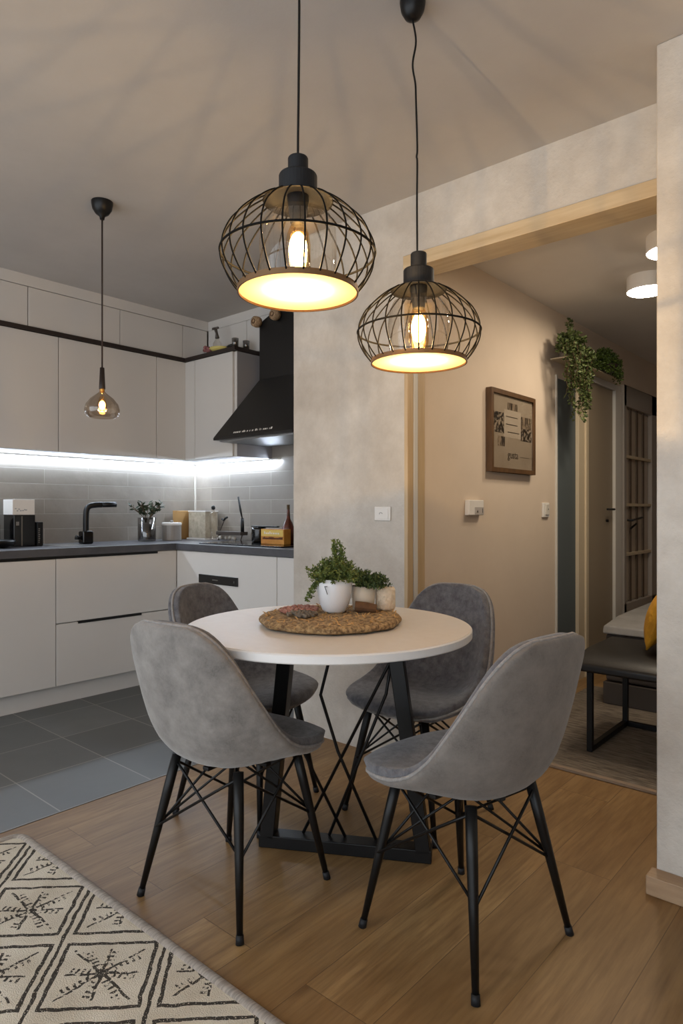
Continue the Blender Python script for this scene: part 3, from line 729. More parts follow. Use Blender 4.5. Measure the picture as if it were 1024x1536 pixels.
# large white pot
pc = Vector((-1.499, 1.682, ZM))
t = thing('potted_plant', pc, 'large white ceramic pot with bushy green juniper on the woven placemat', 'plant')
MB().lathe([(0, 0), (.034, 0), (.041, .008), (.052, .034), (.0575, .060), (.0605, .090), (.0605, .114), (.0575, .114), (.056, .09), (.03, .01), (0, .01)], pc.x, pc.y, pc.z, 48).build('pot', M['pot_white'], t, smooth=True)
MB().lathe([(.0555, .098), (0, .102)], pc.x, pc.y, pc.z, 24).build('soil', M['soil'], t)
cd = Vector((.657, -.754, 0)); sdv = Vector((.754, .657, 0))
q = pc + cd * .0605 + Vector((0, 0, .085)) - sdv * .027
MB().tube([q + Vector((0, 0, -.018)) + sdv * .004, q + Vector((0, 0, -.004)), q + Vector((0, 0, .006)) - sdv * .004], .0012, 5).tube([q + Vector((0, 0, .008)) - sdv * .006, q + Vector((0, 0, .008)) + sdv * .004], .0014, 5).build('painted_mark', M['black'], t)
m = MB()
top = pc + Vector((0, 0, .105))
for k in range(230):
    a = rnd.uniform(0, 2 * PI); el = rnd.uniform(.12, 1.4)
    d = Vector((math.cos(a) * math.cos(el), math.sin(a) * math.cos(el), math.sin(el)))
    L = rnd.uniform(.06, .088) * (.75 if el < .4 else 1)
    sprig(m, top + Vector((d.x, d.y, 0)) * rnd.uniform(.0, .04), d, L, 11, .010, .0026, .05)
for k in range(16):
    a = PI + rnd.uniform(-.5, .9) + .4
    sprig(m, top + Vector((math.cos(a), math.sin(a), 0)) * .045, (math.cos(a), math.sin(a), .1), .05, 8, .011, .0028, 1.3)
for k in range(16):
    off = rnd.choice((-.012, .014))
    sprig(m, top + sdv * (off + .012 + rnd.uniform(-.006, .006)) + Vector((0, 0, .05)), (rnd.uniform(-.1, .1), rnd.uniform(-.1, .1), 1), rnd.uniform(.06, .095) - (off > 0) * .012, 12, .011, .0026, 0)
m.build('foliage', M['juniper'], t, recalc=False)
# small cream pot
p2 = Vector((-1.452, 1.780, ZM))
t = thing('potted_plant', p2, 'small cream pot with dark green juniper behind the large white pot', 'plant')
MB().lathe([(0, 0), (.032, 0), (.036, .004), (.041, .05), (.042, .085), (.039, .085), (.037, .05), (.03, .008), (0, .008)], p2.x, p2.y, p2.z, 36).build('pot', M['pot_cream'], t, smooth=True)
MB().lathe([(.038, .075), (0, .078)], p2.x, p2.y, p2.z, 20).build('soil', M['soil'], t)
m = MB(); top = p2 + Vector((0, 0, .08))
for k in range(140):
    a = rnd.uniform(0, 2 * PI); el = rnd.uniform(.3, 1.25)
    d = Vector((math.cos(a) * math.cos(el), math.sin(a) * math.cos(el), math.sin(el))) + sdv * .45
    sprig(m, top + Vector((d.x, d.y, 0)) * .015, d, rnd.uniform(.045, .08), 8, .012, .003, .2)
m.build('foliage', M['juniper_d'], t, recalc=False)
# log piece
lg = Vector((-1.405, 1.735, ZM))
dlog = Vector((.80, .58, 0)).normalized()
m = MB(); m.tube([lg - dlog * .036 + Vector((0, 0, .021)), lg + dlog * .004 + Vector((0, 0, .018)), lg + dlog * .036 + Vector((0, 0, .015))], [.019, .018, .014], 12)
tag(m.build('wood_log', M['bark']), 'short piece of brown wood lying before the cream pot', 'log')
# candle
c3 = Vector((-1.400, 1.838, ZT + .0315))
m = MB(); n = 40; prof = [(0, 0), (.030, 0), (.034, .01), (.0345, .05), (.034, .07), (.030, .079), (0, .080)]
for (r, z) in prof:
    for k in range(n): m.v.append((c3.x + (r + rnd.uniform(-.0008, .0008)) * math.cos(2 * PI * k / n), c3.y + (r + rnd.uniform(-.0008, .0008)) * math.sin(2 * PI * k / n), c3.z + z))
for i in range(len(prof) - 1):
    for k in range(n): m.f.append((i * n + k, i * n + (k + 1) % n, (i + 1) * n + (k + 1) % n, (i + 1) * n + k))
tag(m.build('candle', M['pebble'], smooth=True), 'rough cream pillar candle on the edge of the placemat', 'candle')

# ------------------------------------------------------------------ chairs (authored facing +y, origin on the floor)
def chair_surface():
    """centre line and side edge line of the bucket; rows run front edge -> top edge"""
    cen = [(.236, .428), (.222, .450), (.155, .460), (.06, .452), (-.04, .441), (-.115, .443), (-.175, .482), (-.207, .555), (-.231, .645), (-.250, .740), (-.262, .800), (-.270, .845)]
    edg = [(.150, .218, .438), (.196, .190, .448), (.226, .130, .459), (.238, .055, .472), (.240, -.020, .500), (.234, -.080, .548), (.222, -.125, .610), (.206, -.162, .672), (.188, -.195, .733), (.165, -.224, .786), (.128, -.247, .824), (.080, -.260, .840)]
    cp_ = smooth_path([(0, a, b) for a, b in cen], 3); ep_ = smooth_path(edg, 3)
    n = len(cp_); NV = 24; inner = []
    for i in range(n):
        c, e_ = cp_[i], ep_[i]; row = []
        for j in range(NV + 1):
            v = math.sin((-1 + 2 * j / NV) * PI / 2)
            w_ = abs(v) ** 2.5
            row.append(Vector((v * e_.x, c.y + (e_.y - c.y) * w_, c.z + (e_.z - c.z) * w_)))
        inner.append(row)
    norm = []
    for i in range(n):
        row = []
        for j in range(NV + 1):
            a = inner[min(i + 1, n - 1)][j] - inner[max(i - 1, 0)][j]; b = inner[i][min(j + 1, NV)] - inner[i][max(j - 1, 0)]
            row.append(b.cross(a).normalized())
        norm.append(row)
    norm = [[norm[min(max(i, 2), n - 3)][min(max(j, 2), NV - 2)] for j in range(NV + 1)] for i in range(n)]
    if norm[4][NV // 2].z < 0: norm = [[-x for x in r] for r in norm]
    return inner, norm, n, NV
SURF = chair_surface()
def layer(o_in, o_out):
    """closed slab between two offsets (along the normal); returns MB"""
    inner, norm, n, NV = SURF
    def pt(i, j, o):
        u = i / (n - 1); v = j / NV * 2 - 1
        ed = min(1, min(i, n - 1 - i) / 3, min(j, NV - j) / 3)
        k = .55 + .45 * math.sin(ed * PI / 2)
        return inner[i][j] + norm[i][j] * (o[0] + (o[1] - o[0]) * k)
    m = MB(); W = NV + 1
    for o in (o_in, o_out):
        for i in range(n):
            for j in range(W): m.v.append(tuple(pt(i, j, o)))
    A = lambda i, j: i * W + j
    B = lambda i, j: n * W + i * W + j
    for i in range(n - 1):
        for j in range(NV):
            m.f.append((A(i, j), A(i + 1, j), A(i + 1, j + 1), A(i, j + 1))); m.f.append((B(i, j), B(i, j + 1), B(i + 1, j + 1), B(i + 1, j)))
    for i in range(n - 1):
        m.f.append((A(i, 0), B(i, 0), B(i + 1, 0), A(i + 1, 0))); m.f.append((A(i, NV), A(i + 1, NV), B(i + 1, NV), B(i, NV)))
    for j in range(NV):
        m.f.append((A(0, j), A(0, j + 1), B(0, j + 1), B(0, j))); m.f.append((A(n - 1, j), B(n - 1, j), B(n - 1, j + 1), A(n - 1, j + 1)))
    return m
def rim(off):
    inner, norm, n, NV = SURF
    idx = [(0, j) for j in range(NV)] + [(i, NV) for i in range(n - 1)] + [(n - 1, j) for j in range(NV, 0, -1)] + [(i, 0) for i in range(n - 1, 0, -1)]
    return [inner[i][j] + norm[i][j] * off for i, j in idx]

def make_chair(label, loc, rz, shell_m, inner_m, foot):
    t = thing('dining_chair', (0, 0, 0), label, 'chair', 'upholstered dining chairs around the round table')
    sh = layer((-.016, -.014), (-.016, -.036)).build('seat_shell', M[shell_m], t, smooth=True)
    layer((-.016, -.0155), (.000, .012)).build('cushion', M[inner_m], t, smooth=True)
    MB().tube(rim(-.0168), .0050, 6, closed=True).build('piping', M['piping'], t, smooth=True)
    bx(-.13, .13, -.012, .012, .392, .404).box(-.012, .012, -.13, .13, .392, .404).box(-.07, .07, -.07, .07, .396, .412).build('mounting_plate', M['black'], t, bevel=.003)
    F = [(-.21, .185), (.21, .185), (-.20, -.20), (.20, -.20)]
    T = [(-.125, .13), (.125, .13), (-.125, -.125), (.125, -.125)]
    def on(k, z):
        a = Vector((F[k][0], F[k][1], .0)); b = Vector((T[k][0], T[k][1], .415)); return a.lerp(b, z / .415)
    for k in range(4):
        lg_ = MB().tube([on(k, .012), on(k, .20), on(k, .30), on(k, .415)], [.0085, .0125, .0145, .015], 14).build('leg', M['black'], t, smooth=True)
        MB().tube([on(k, .0), on(k, .022)], [.0115, .0105], 12).build('foot_cap', M['black_matt'], lg_, smooth=True)
    # wire struts: from each leg joint up to the middle of the neighbouring sides, crossing
    for a, b in ((0, 1), (1, 3), (3, 2), (2, 0)):
        pa, pb = on(a, .205), on(b, .205); ta, tb = on(a, .398), on(b, .398)
        MB().tube([pa, pa.lerp(tb, .85), tb], .0042, 7).build('wire_strut', M['black'], t, smooth=True)
        off = Vector((0, 0, .0)) + (Vector((0, 0, 1)).cross((pb - pa).normalized())) * .009
        MB().tube([pb + off, pb.lerp(ta, .85) + off, ta + off], .0042, 7).build('wire_strut', M['black'], t, smooth=True)
    for a, b in ((0, 3), (1, 2)):
        pa, pb = on(a, .215), on(b, .215); cc = Vector((0, 0, .375 + .01 * (a == 1)))
        MB().tube([pa, pa.lerp(cc, .9), pb.lerp(cc, .9), pb], .0038, 7).build('wire_strut', M['black'], t, smooth=True)
    t.location = (loc[0], loc[1], 0); t.rotation_euler = (0, 0, math.radians(rz))
    return t
# rz: 0 faces +y
make_chair('grey velvet dining chair seen from behind, beside the patterned rug', (-1.575, 1.315), 7, 'velvet', 'tweed', 0)
make_chair('grey fabric dining chair seen from behind, nearest the black bench', (-.94, 1.59), 81, 'velvet2', 'tweed', 0)
make_chair('grey dining chair in front of the white base cabinets, half under the table', (-1.975, 1.715), -75, 'tweed', 'tweed', 0)
make_chair('grey dining chair facing the table in front of the doorway post and hall wall', (-1.443, 2.098), 178, 'tweed', 'tweed', 0)

# ------------------------------------------------------------------ rugs
def rounded_rect(x0, x1, y0, y1, r, n=6):
    P = []
    for cx, cy, a0 in ((x1 - r, y1 - r, 0), (x0 + r, y1 - r, 90), (x0 + r, y0 + r, 180), (x1 - r, y0 + r, 270)):
        for k in range(n + 1):
            a = math.radians(a0 + 90 * k / n); P.append((cx + r * math.cos(a), cy + r * math.sin(a)))
    return P
o = MB().prism(rounded_rect(-2.385, -.25, -.75, 1.015, .05), 'z', .001, .012).build('berber_rug', M['rug'], keep=True)
tag(o, 'cream rug with black diamond and star pattern in the foreground', 'rug')
m = MB(); rings = [rounded_rect(-2.385 - d + .022, -.25 + d - .022, -.75 - d + .022, 1.015 + d - .022, .05 + d - .02, 8) for d in (0, .002, .010, .022, .030, .032)]
for ring, z in zip(rings, (.012, .0165, .019, .0175, .010, .001)): m.v += [(p[0], p[1], z) for p in ring]
nn_ = len(rings[0])
for i in range(5):
    for k in range(nn_): m.f.append((i * nn_ + k, i * nn_ + (k + 1) % nn_, (i + 1) * nn_ + (k + 1) % nn_, (i + 1) * nn_ + k))
m.build('binding', M['rug_bind'], o, smooth=True)
o = MB().prism(rounded_rect(-1.60, .9, 2.84, 4.30, .01), 'z', .001, .011).build('hall_rug', M['hall_rug'], keep=True)
tag(o, 'grey beige melange rug under the black bench', 'rug')
m = MB().box(-1.6, .9, 2.838, 2.862, .002, .0125)
m.build('binding', mat('hall_rug_edge', rgb(146, 128, 110), .95, bump=.8, bscale=150), o)

# ------------------------------------------------------------------ pendants
def cage_pendant(loc, ztop, zring, label, bulbz, rose_xy=None, cord_pts=None):
    """cage lamp: all heights relative to zring"""
    x, y = loc
    t = thing('pendant_lamp', (x, y, zring), label, 'pendant lamp', 'large black wire cage pendants over the table')
    k = 1.0
    # socket stack
    H_ = ztop - zring
    s0 = .212
    MB().lathe([(.0, H_), (.021, H_), (.0225, H_ - .003), (.0225, s0 + .045), (.041, s0 + .045), (.0425, s0 + .042), (.0425, s0 + .004), (.041, s0), (0, s0)], x, y, zring, 36).build('socket_housing', M['black_matt'], t)
    MB().lathe([(.024, s0), (.024, s0 - .012), (.017, s0 - .060), (.015, s0 - .064), (0, s0 - .064)], x, y, zring, 28).build('bulb_holder', M['black_matt'], t, smooth=True)
    # dome plate
    MB().lathe([(.0, s0 + .002), (.045, s0 + .002), (.062, s0 - .005), (.078, s0 - .013), (.077, s0 - .015), (.060, s0 - .008), (.044, s0 - .001), (.0, s0 - .001)], x, y, zring, 48).build('dome_plate', M['black_matt'], t, smooth=True)
    prof = [(.074, s0 - .012), (.094, s0 - .024), (.120, .168), (.148, .140), (.165, .108), (.170, .082), (.165, .055), (.150, .026), (.131, .002)]
    pp = smooth_path([(a, 0, b) for a, b in prof], 3)
    nr = 24
    for i in range(nr):
        a = 2 * PI * (i + .3) / nr
        MB().tube([(x + p.x * math.cos(a), y + p.x * math.sin(a), zring + p.z) for p in pp], .0020, 6).build('rib', M['wire'], t, smooth=True)
    MB().tube([(x + .1705 * math.cos(2 * PI * i / 72), y + .1705 * math.sin(2 * PI * i / 72), zring + .084) for i in range(72)], .0027, 8, closed=True).build('middle_ring', M['wire'], t, smooth=True)
    MB().lathe([(.1335, -.005), (.1335, .007), (.1300, .007), (.1300, -.005), (.1335, -.005)], x, y, zring, 72).build('bottom_ring', M['gold_ring'], t, smooth=False)
    MB().lathe([(.1295, .000), (.118, .0015), (.08, .003), (.0, .004)], x, y, zring, 72).build('diffuser', M['opal'], t, smooth=True)
    # glass sleeve
    MB().lathe([(.050, .178), (.072, .165), (.083, .140), (.086, .10), (.084, .05), (.076, .006)], x, y, zring, 48).build('glass_sleeve', thin_glass('sleeve_glass', (.97, .93, .87, 1), .1, .02), t, smooth=True)
    # bulb
    zb_ = zring + bulbz
    bl = MB().lathe([(.014, .060), (.018, .05), (.024, .036), (.0275, .015), (.0275, -.04), (.023, -.060), (.012, -.070), (0, -.072)], x, y, zb_, 24).build('bulb', M['amber_glass'], t, smooth=True)
    MB().lathe([(.0125, .060), (.0125, .085), (0, .085)], x, y, zb_, 18).build('bulb_cap', M['brass'], bl)
    MB().ball((x, y, zb_ + .0), (.0205, .0205, .040), 16, 12).build('filament', M['bulb'], bl, smooth=True)
    # cord + rose
    if cord_pts is None: cord_pts = [(x, y, ztop), (x, y, ZC - .03)]
    MB().tube(smooth_path(cord_pts, 6), .0028, 8).build('cord', M['black'], t, smooth=True)
    cx_, cy_ = cord_pts[-1][0], cord_pts[-1][1]
    MB().lathe([(.036, ZC), (.036, ZC - .006), (.032, ZC - .028), (.022, ZC - .046), (.010, ZC - .054), (0, ZC - .055)], cx_, cy_, 0, 28).build('ceiling_rose', M['black'], t, smooth=True)
    l = bpy.data.lights.new('bulb_light', 'POINT'); l.energy = PEND_W; l.color = (1, .83, .63); l.shadow_soft_size = .004
    lo = bpy.data.objects.new('bulb_light', l); COL.objects.link(lo); lo.parent = t; lo.location = (0, 0, bulbz - .047)
    return t
PEND_W = 13.5
x1, y1 = -1.032, 1.037
cage_pendant((x1, y1), 1.928, 1.632, 'larger-looking black wire cage pendant nearest the camera, in front of the hood', .092,
             cord_pts=[(x1, y1, 1.925), (x1, y1, 1.97), (x1 + .001, y1 + .001, 2.1), (x1 + .002, y1 + .002, 2.3), (x1 + .002, y1 + .002, ZC - .04)])
x2, y2 = -1.05, 1.531
R_ = Vector((.754, .657, 0))
def wob(base, z, dpx): return (base[0] + R_.x * dpx / 991 * 1.844, base[1] + R_.y * dpx / 991 * 1.844, z)
def zz(py): return 1.15 + (765 - py) / 991 * 1.844
cage_pendant((x2, y2), 1.866, 1.563, 'black wire cage pendant farther back, in front of the doorway post', .095,
             cord_pts=[wob((x2, y2), z, d) for z, d in ((1.864, -2), (zz(300), -2.5), (zz(245), -2), (zz(235), -3), (zz(220), -2), (zz(150), -4), (zz(125), -5), (zz(97), -9), (zz(62), -4), (zz(30), -9), (ZC - .045, -9))])
# small kitchen pendant
x3, y3 = -2.833, 1.57
t = thing('pendant_lamp', (x3, y3, 1.57), 'small smoked glass pendant on a long cord in front of the wall cabinets', 'pendant lamp')
def zk(py): return 1.15 + (765 - py) / 991 * 3.05
MB().lathe([(.048, ZC), (.048, ZC - .01), (.043, ZC - .035), (.03, ZC - .055), (.012, ZC - .068), (.01, ZC - .082), (0, ZC - .082)], x3, y3, 0, 32).build('ceiling_rose', M['black'], t, smooth=True)
MB().tube([(x3, y3, zk(553)), (x3, y3, ZC - .06)], .004, 8).build('cord', mat('brown_cord', rgb(48, 36, 32), .7), t, smooth=True)
MB().lathe([(0, zk(552)), (.010, zk(552)), (.014, zk(582)), (.014, zk(584)), (0, zk(584))], x3, y3, 0, 20).build('bulb_holder', mat('dark_wood_holder', rgb(36, 26, 22), .4), t, smooth=True)
MB().lathe([(.011, zk(584)), (.011, zk(589)), (0, zk(589))], x3, y3, 0, 16).build('brass_collar', M['brass'], t)
MB().lathe([(.012, zk(588)), (.022, zk(591)), (.05, zk(598)), (.072, zk(607)), (.078, zk(615)), (.074, zk(622)), (.058, zk(626)), (.05, zk(627))], x3, y3, 0, 40).build('glass_shade', M['smoke_glass'], t, smooth=True)
MB().lathe([(.008, .04), (.016, .02), (.022, -.004), (.019, -.022), (.009, -.032), (0, -.034)], x3, y3, zk(607), 20).build('bulb', M['amber_glass'], t, smooth=True)
MB().ball((x3, y3, zk(608)), (.014, .014, .02), 12, 8).build('filament', M['bulb_s'], t, smooth=True)
l = bpy.data.lights.new('bulb_light', 'POINT'); l.energy = 2.5; l.color = (1, .62, .32); l.shadow_soft_size = .02
lo = bpy.data.objects.new('bulb_light', l); COL.objects.link(lo); lo.parent = t; lo.location = (0, 0, zk(618) - 1.57)

# ------------------------------------------------------------------ wall devices
t = thing('light_switch', (-1.886, YP - .006, 1.108), 'square white light switch on the plaster wall end', 'switch')
bx(-1.9325, -1.8395, YP - .009, YP - .0005, 1.100, 1.166).build('plate', M['white_plastic'], t, bevel=.003)
rk = bx(-1.922, -1.850, YP - .012, YP - .009, 1.108, 1.158).build('rocker', M['white_plastic'], t, bevel=.002)
MB().tube([(-1.892 + .009 * math.cos(a), YP - .0125, 1.132 + .006 * math.sin(a)) for a in [k * .4 for k in range(10)]], .0012, 5).build('symbol', M['grey_plastic'], rk)
xw = XH - .012
t = thing('wall_thermostat', (xw, 3.05, 1.118), 'white square thermostat on the hall wall beneath the framed poster side', 'thermostat')
bx(xw + .0005, xw + .028, 2.975, 3.125, 1.123, 1.202).build('housing', M['white_plastic'], t, bevel=.004)
bx(xw + .028, xw + .030, 3.03, 3.12, 1.127, 1.165).build('display', mat('thermostat_face', rgb(176, 170, 166), .4), t)
m = MB()
m.prism([(3.045, 1.137), (3.065, 1.137), (3.055, 1.150)], 'x', xw + .030, xw + .031).box(xw + .030, xw + .031, 3.105, 3.110, 1.135, 1.158)
m.build('marks', M['ink'], t)
t = thing('light_switch', (xw, 3.95, 1.09), 'narrow white switch on the hall wall beside the blue-grey panel', 'switch')
bx(xw + .0005, xw + .012, 3.895, 3.985, 1.105, 1.195).build('plate', M['white_plastic'], t, bevel=.003)
rk = bx(xw + .012, xw + .018, 3.925, 3.975, 1.12, 1.185).build('rocker', mat('switch_rocker', rgb(206, 200, 190), .4), t, bevel=.002)
MB().ball((xw + .019, 3.955, 1.155), (.002, .006, .005), 8, 6).build('mark', M['grey_plastic'], rk)

# ------------------------------------------------------------------ framed poster
py0, py1, pz0, pz1 = 3.195, 3.735, 1.358, 1.812
t = thing('framed_poster', (xw, (py0 + py1) / 2, pz0), 'framed poster in a walnut frame on the hall wall', 'picture')
x0, x1 = xw + .001, xw + .036; fw = .025
MB().box(x0, x1, py0, py0 + fw, pz0, pz1).box(x0, x1, py1 - fw, py1, pz0, pz1).box(x0, x1, py0 + fw, py1 - fw, pz1 - fw, pz1).box(x0, x1, py0 + fw, py1 - fw, pz0, pz0 + fw).build('frame', M['frame_wood'], t, bevel=.0015)
pp = bx(x0, x1 - .012, py0 + fw, py1 - fw, pz0 + fw, pz1 - fw).build('paper', M['paper'], t)
xs = x1 - .012
W_, H_ = py1 - py0, pz1 - pz0
def patch(nm, m_, u0, u1, v0, v1, k=1): return bx(xs, xs + .0006 * k, py0 + W_ * u0, py0 + W_ * u1, pz1 - H_ * v1, pz1 - H_ * v0).build(nm, M[m_], pp)
patch('leaf_picture', 'print', .07, .30, .27, .52)
patch('branch_picture', 'print2', .68, .94, .27, .42)
patch('leaf_picture', 'print', .68, .94, .42, .58)
patch('note', 'note', .30, .68, .22, .56)
patch('sketch', 'print2', .38, .60, .13, .22)
patch('stamp', 'print2', .17, .32, .56, .68)
m = MB()
for v, u0, u1 in ((.30, .34, .60), (.395, .34, .60), (.49, .38, .64)):
    m.box(xs + .0006, xs + .0014, py0 + W_ * u0, py0 + W_ * u1, pz1 - H_ * (v + .010), pz1 - H_ * v)
m.box(xs, xs + .0008, py0 + W_ * .66, py0 + W_ * .88, pz1 - H_ * .792, pz1 - H_ * .787)
m.build('text_lines', M['ink'], pp)
text('gusta', .062, M['ink'], pp, (xs + .0008, py0 + W_ * .50, pz1 - H_ * .775), (PI / 2, 0, PI / 2))
bx(x1 - .009, x1 - .0075, py0 + fw, py1 - fw, pz0 + fw, pz1 - fw).build('glazing', M['glass'], t)

# ------------------------------------------------------------------ hall doors
def door_struct(name, mb, m, bev=.002):
    return struct(name, mb, M[m], bev)
d1 = door_struct('door_1', bx(xw, xw + .006, 4.115, 4.42, 0, 2.0), 'slate')
door_struct('trim_8', bx(xw, xw + .012, 4.095, 4.113, 0, 2.02), 'white_frame')
door_struct('trim_9', bx(xw, xw + .028, 4.422, 4.525, 0, 2.055), 'cream_frame')
door_struct('trim_10', bx(xw, xw + .040, 4.525, 4.57, 0, 2.055), 'cream_frame')
door_struct('trim_11', bx(xw, xw + .030, 4.4, 5.25, 2.055, 2.10), 'white_frame')
door_struct('trim_12', bx(xw, xw + .034, 5.125, 5.262, 0, 2.055), 'white_frame')
d2 = door_struct('door_2', bx(xw, xw + .012, 4.572, 5.123, 0, 2.053), 'door_brown')
bx(xw + .012, xw + .018, 4.59, 4.84, .05, 2.0).build('panel', M['door_brown'], d2)
h = MB().tube([(xw + .012, 5.05, 1.155), (xw + .05, 5.05, 1.155), (xw + .052, 4.90, 1.155)], .008, 8).build('handle', M['black'], d2)
MB().tube([(xw + .012, 4.99, 1.07), (xw + .028, 4.99, 1.07)], .010, 10).build('lock', M['black'], d2)
# french door
fy0, fy1 = 5.30, 6.17
t = bx(xw, xw + .008, fy0, fy1, .0, 2.125).build('door_3', M['door_grey'], keep=True); t['kind'] = 'structure'
xf = xw + .008
MB().box(xf, xf + .034, fy0, fy0 + .05, 0, 2.125).box(xf, xf + .034, fy1 - .17, fy1, 0, 2.125).box(xf, xf + .034, fy0, fy1, 1.96, 2.125).box(xf, xf + .034, fy0, fy1, 0, .42).build('door_frame', M['door_grey'], t, bevel=.003)
for c_ in range(4):
    a = fy0 + .05 + (fy1 - .17 - fy0 - .05) * c_ / 4; b = fy0 + .05 + (fy1 - .17 - fy0 - .05) * (c_ + 1) / 4
    for z0_, z1_ in ((.42, .80), (.80, 1.19), (1.19, 1.57), (1.57, 1.96)):
        bx(xf, xf + .004, a + .018, b - .018, z0_ + .012, z1_ - .012).build('pane', M['pane'], t)
for c_ in (1, 2, 3):
    a = fy0 + .05 + (fy1 - .17 - fy0 - .05) * c_ / 4
    bx(xf, xf + .014, a - .020, a + .020, .42, 1.96).build('vertical_bar', M['muntin_d'], t)
for z_ in (.80, 1.19, 1.57):
    bx(xf, xf + .03, fy0 + .05, fy1 - .17, z_ - .012, z_ + .012).build('rail', M['cream_frame'], t, bevel=.003)
MB().tube([(xf + .03, 5.38, 1.07), (xf + .07, 5.38, 1.07), (xf + .072, 5.62, 1.09)], .009, 8).tube([(xf + .03, 5.45, 1.0), (xf + .05, 5.45, 1.02), (xf + .06, 5.50, 1.04)], .008, 8).build('handle', M['black'], t)

# ------------------------------------------------------------------ hall plants on the frame
t = thing('wall_shelf', (xw + .06, 4.5, 2.10), 'narrow white ledge over the hall doors carrying the green plants', 'shelf')
bx(xw + .001, xw + .11, 4.02, 4.96, 2.101, 2.110).build('board', M['cream_frame'], t, bevel=.002)
zs = 2.1105
pc = Vector((-1.665, 4.06, zs))
t = thing('trailing_plant', pc, 'green trailing plant hanging down from the ledge over the blue-grey panel', 'plant')
MB().lathe([(0, 0), (.045, 0), (.055, .07), (.052, .07), (0, .06)], pc.x, pc.y, pc.z, 20).build('pot', mat('grey_pot', rgb(110, 104, 96), .6), t)
m = MB(); ms = MB()
for k in range(110):
    a = rnd.uniform(0, 2 * PI); el = rnd.uniform(-.1, 1.3)
    d = Vector((abs(math.cos(a)) * .7 * math.cos(el), math.sin(a) * math.cos(el) * 2.0, math.sin(el)))
    sprig(m, pc + Vector((0, 0, .05)), d, rnd.uniform(.08, .17), 8, .028, .009, .3)
for k in range(4):
    sprig(m, pc + Vector((0, .04, .05)), (0, rnd.uniform(-.2, .4), 1), .19, 8, .022, .007, 0)
for k in range(46):
    yy = pc.y + rnd.uniform(-.18, .21); xx = -1.60 + rnd.uniform(-.03, .05)
    zl = 1.665 + abs(yy - pc.y - .02) * rnd.uniform(.4, 2.2) + rnd.uniform(0, .12)
    zt_ = zs + .05; pts = []
    nst = int((zt_ - zl) / .013)
    for i in range(nst):
        u = i / nst; q = Vector((xx + .012 * math.sin(i * .5 + k), yy + (pc.y + .03 - yy) * (.32 * u) + .012 * math.sin(i * .37 + k * 2), zt_ - (zt_ - zl) * u))
        pts.append(q)
        for j in range(2): m.leaf(q, (rnd.uniform(-.3, 1), rnd.uniform(-1, 1), rnd.uniform(-.8, .3)), rnd.uniform(.018, .028), rnd.uniform(.006, .010))
    ms.tube([pc + Vector((0, (yy - pc.y) * .3, .06))] + pts[::4], .0018, 4)
m.build('foliage', M['leaf_hall'], t, recalc=False); ms.build('stems', M['stem'], t)
pc = Vector((-1.655, 4.70, zs))
t = thing('bushy_plant', pc, 'round bushy green plant in a bowl beside the trailing plant', 'plant')
MB().lathe([(0, 0), (.06, 0), (.088, .05), (.084, .05), (0, .03)], pc.x, pc.y, pc.z, 20).build('pot', mat('dark_bowl', rgb(48, 40, 34), .6), t)
m = MB()
for k in range(300):
    a = rnd.uniform(0, 2 * PI); el = rnd.uniform(-.5, 1.5)
    d = Vector((math.cos(a) * math.cos(el) * .55, math.sin(a) * math.cos(el) * 1.5, math.sin(el) * .9))
    if d.x < -.25: d.x *= -1
    sprig(m, pc + Vector((0, 0, .05)) + Vector((0, d.y, 0)) * .05, d, rnd.uniform(.10, .155) * d.length, 7, .018, .005, .12)
m.build('foliage', M['leaf_bush'], t, recalc=False)

# ------------------------------------------------------------------ hall lamps
for (x, y, z, r, lab) in ((-1.118, 3.836, 2.350, .105, 'lower-looking round white ceiling lamp in the hall, farther in'), (-.865, 3.322, 2.352, .105, 'round white ceiling lamp in the hall, nearer the wall opening')):
    t = thing('ceiling_lamp', (x, y, z), lab, 'ceiling lamp', 'round ceiling lamps in the hall')
    MB().lathe([(r, .0), (r + .002, .004), (r + .002, ZH - z), (0, ZH - z)], x, y, z, 48).build('housing', M['white_plastic'], t, smooth=False)
    MB().lathe([(r - .001, .001), (r - .006, -.004), (0, -.008)], x, y, z, 48).build('diffuser', M['hall_glow'], t, smooth=True)

# ------------------------------------------------------------------ bench, sofa, cushion
t = thing('bench', (-.6, 3.35, 0), 'low bench with black leather seat and black metal legs on the grey rug', 'bench')
m = MB().prism([(3.10, .385), (3.10, .420), (3.14, .450), (3.30, .468), (3.62, .472), (3.66, .46), (3.66, .385)], 'x', -1.245, .30)
m.build('seat', M['leather'], t, bevel=.012, seg=3)
def sq(name, pts, r=.013):
    mb = MB()
    for a, b in zip(pts[:-1], pts[1:]):
        lo_ = [min(a[i], b[i]) - r for i in range(3)]; hi_ = [max(a[i], b[i]) + r for i in range(3)]
        mb.box(lo_[0], hi_[0], lo_[1], hi_[1], lo_[2], hi_[2])
    return mb.build(name, M['black'], t, bevel=.002)
for xx in (-1.165, .2):
    sq('leg', [(xx, 3.12, .026), (xx, 3.12, .373)]); sq('leg', [(xx, 3.62, .026), (xx, 3.62, .373)]); sq('floor_bar', [(xx, 3.146, .026), (xx, 3.594, .026)])
sq('cross_bar', [(-1.139, 3.62, .026), (.174, 3.62, .026)], .012)
t = thing('sofa', (-.5, 4.5, 0), 'charcoal sofa with a pale grey throw behind the black bench', 'sofa')
bx(-1.40, .6, 3.95, 4.95, .012, .14).build('base', M['sofa'], t, bevel=.004)
bx(-1.39, .6, 3.96, 4.95, .146, .42).build('body', M['sofa'], t, bevel=.015)
m = MB().prism([(3.93, .425), (3.95, .47), (4.2, .50), (5.0, .515), (5.0, .425)], 'x', -1.40, .62)
m.build('throw', M['throw'], t, bevel=.012, seg=3)
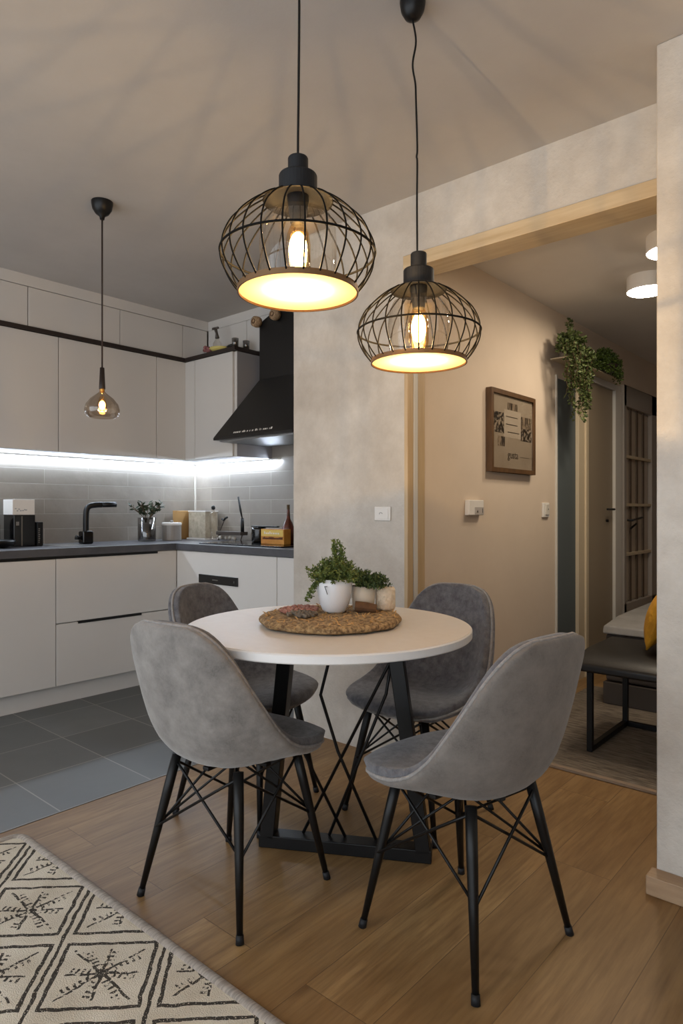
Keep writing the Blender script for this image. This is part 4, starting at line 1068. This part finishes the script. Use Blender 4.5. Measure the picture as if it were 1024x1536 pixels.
# cushion: leaning on the bench
m = MB(); n = 14
cc = Vector((-.945, 3.44, .625))
for s_ in (-1, 1):
    for i in range(n + 1):
        for j in range(n + 1):
            a = -1 + 2 * i / n; b = -1 + 2 * j / n
            pinch = 1 - .06 * (1 - abs(a) ** 2) * abs(b) ** 2
            pinch2 = 1 - .06 * (1 - abs(b) ** 2) * abs(a) ** 2
            th = .055 * max(0, (1 - a * a)) ** .6 * max(0, (1 - b * b)) ** .6 + .004
            m.v.append((s_ * th, a * .155 * pinch, b * .145 * pinch2))
W = n + 1
for s_ in (0, 1):
    for i in range(n):
        for j in range(n):
            q = [s_ * W * W + i * W + j, s_ * W * W + (i + 1) * W + j, s_ * W * W + (i + 1) * W + j + 1, s_ * W * W + i * W + j + 1]
            m.f.append(tuple(q if s_ else q[::-1]))
rng = [(i, 0) for i in range(n)] + [(n, j) for j in range(n)] + [(i, n) for i in range(n, 0, -1)] + [(0, j) for j in range(n, 0, -1)]
for k in range(len(rng)):
    a = rng[k]; b = rng[(k + 1) % len(rng)]
    m.f.append((a[0] * W + a[1], b[0] * W + b[1], W * W + b[0] * W + b[1], W * W + a[0] * W + a[1]))
mt = Matrix.Translation(cc + Vector((0, 0, .012))) @ Matrix.Rotation(math.radians(18), 4, 'Y') @ Matrix.Rotation(math.radians(10), 4, 'Z')
m.v = [tuple(mt @ Vector(v)) for v in m.v]
tag(m.build('cushion', M['mustard'], smooth=True), 'mustard yellow cushion standing on the black bench', 'cushion')

# ------------------------------------------------------------------ world, camera, view
w = bpy.data.worlds.new('world'); C.world = w; w.use_nodes = True
w.node_tree.nodes['Background'].inputs[0].default_value = (.86, .93, 1, 1)
w.node_tree.nodes['Background'].inputs[1].default_value = 2.1

cam = bpy.data.cameras.new('camera'); co = bpy.data.objects.new('camera', cam); COL.objects.link(co)
cam.sensor_fit = 'VERTICAL'; cam.sensor_height = 36; cam.lens = 36 * 991 / 1536; cam.shift_y = -3 / 1536
cam.clip_start = .02
co.location = (0, 0, 1.15); co.rotation_euler = (PI / 2, 0, math.radians(41.1))
C.camera = co
C.view_settings.view_transform = 'Standard'; C.view_settings.look = 'None'; C.view_settings.gamma = 1
C.view_settings.exposure = .15; C.view_settings.use_curve_mapping = False
C.cycles.max_bounces = 8; C.cycles.diffuse_bounces = 4; C.cycles.glossy_bounces = 3; C.cycles.transparent_max_bounces = 16
C.cycles.sample_clamp_indirect = 4; C.cycles.caustics_reflective = False; C.cycles.caustics_refractive = False
C.cycles.use_denoising = True
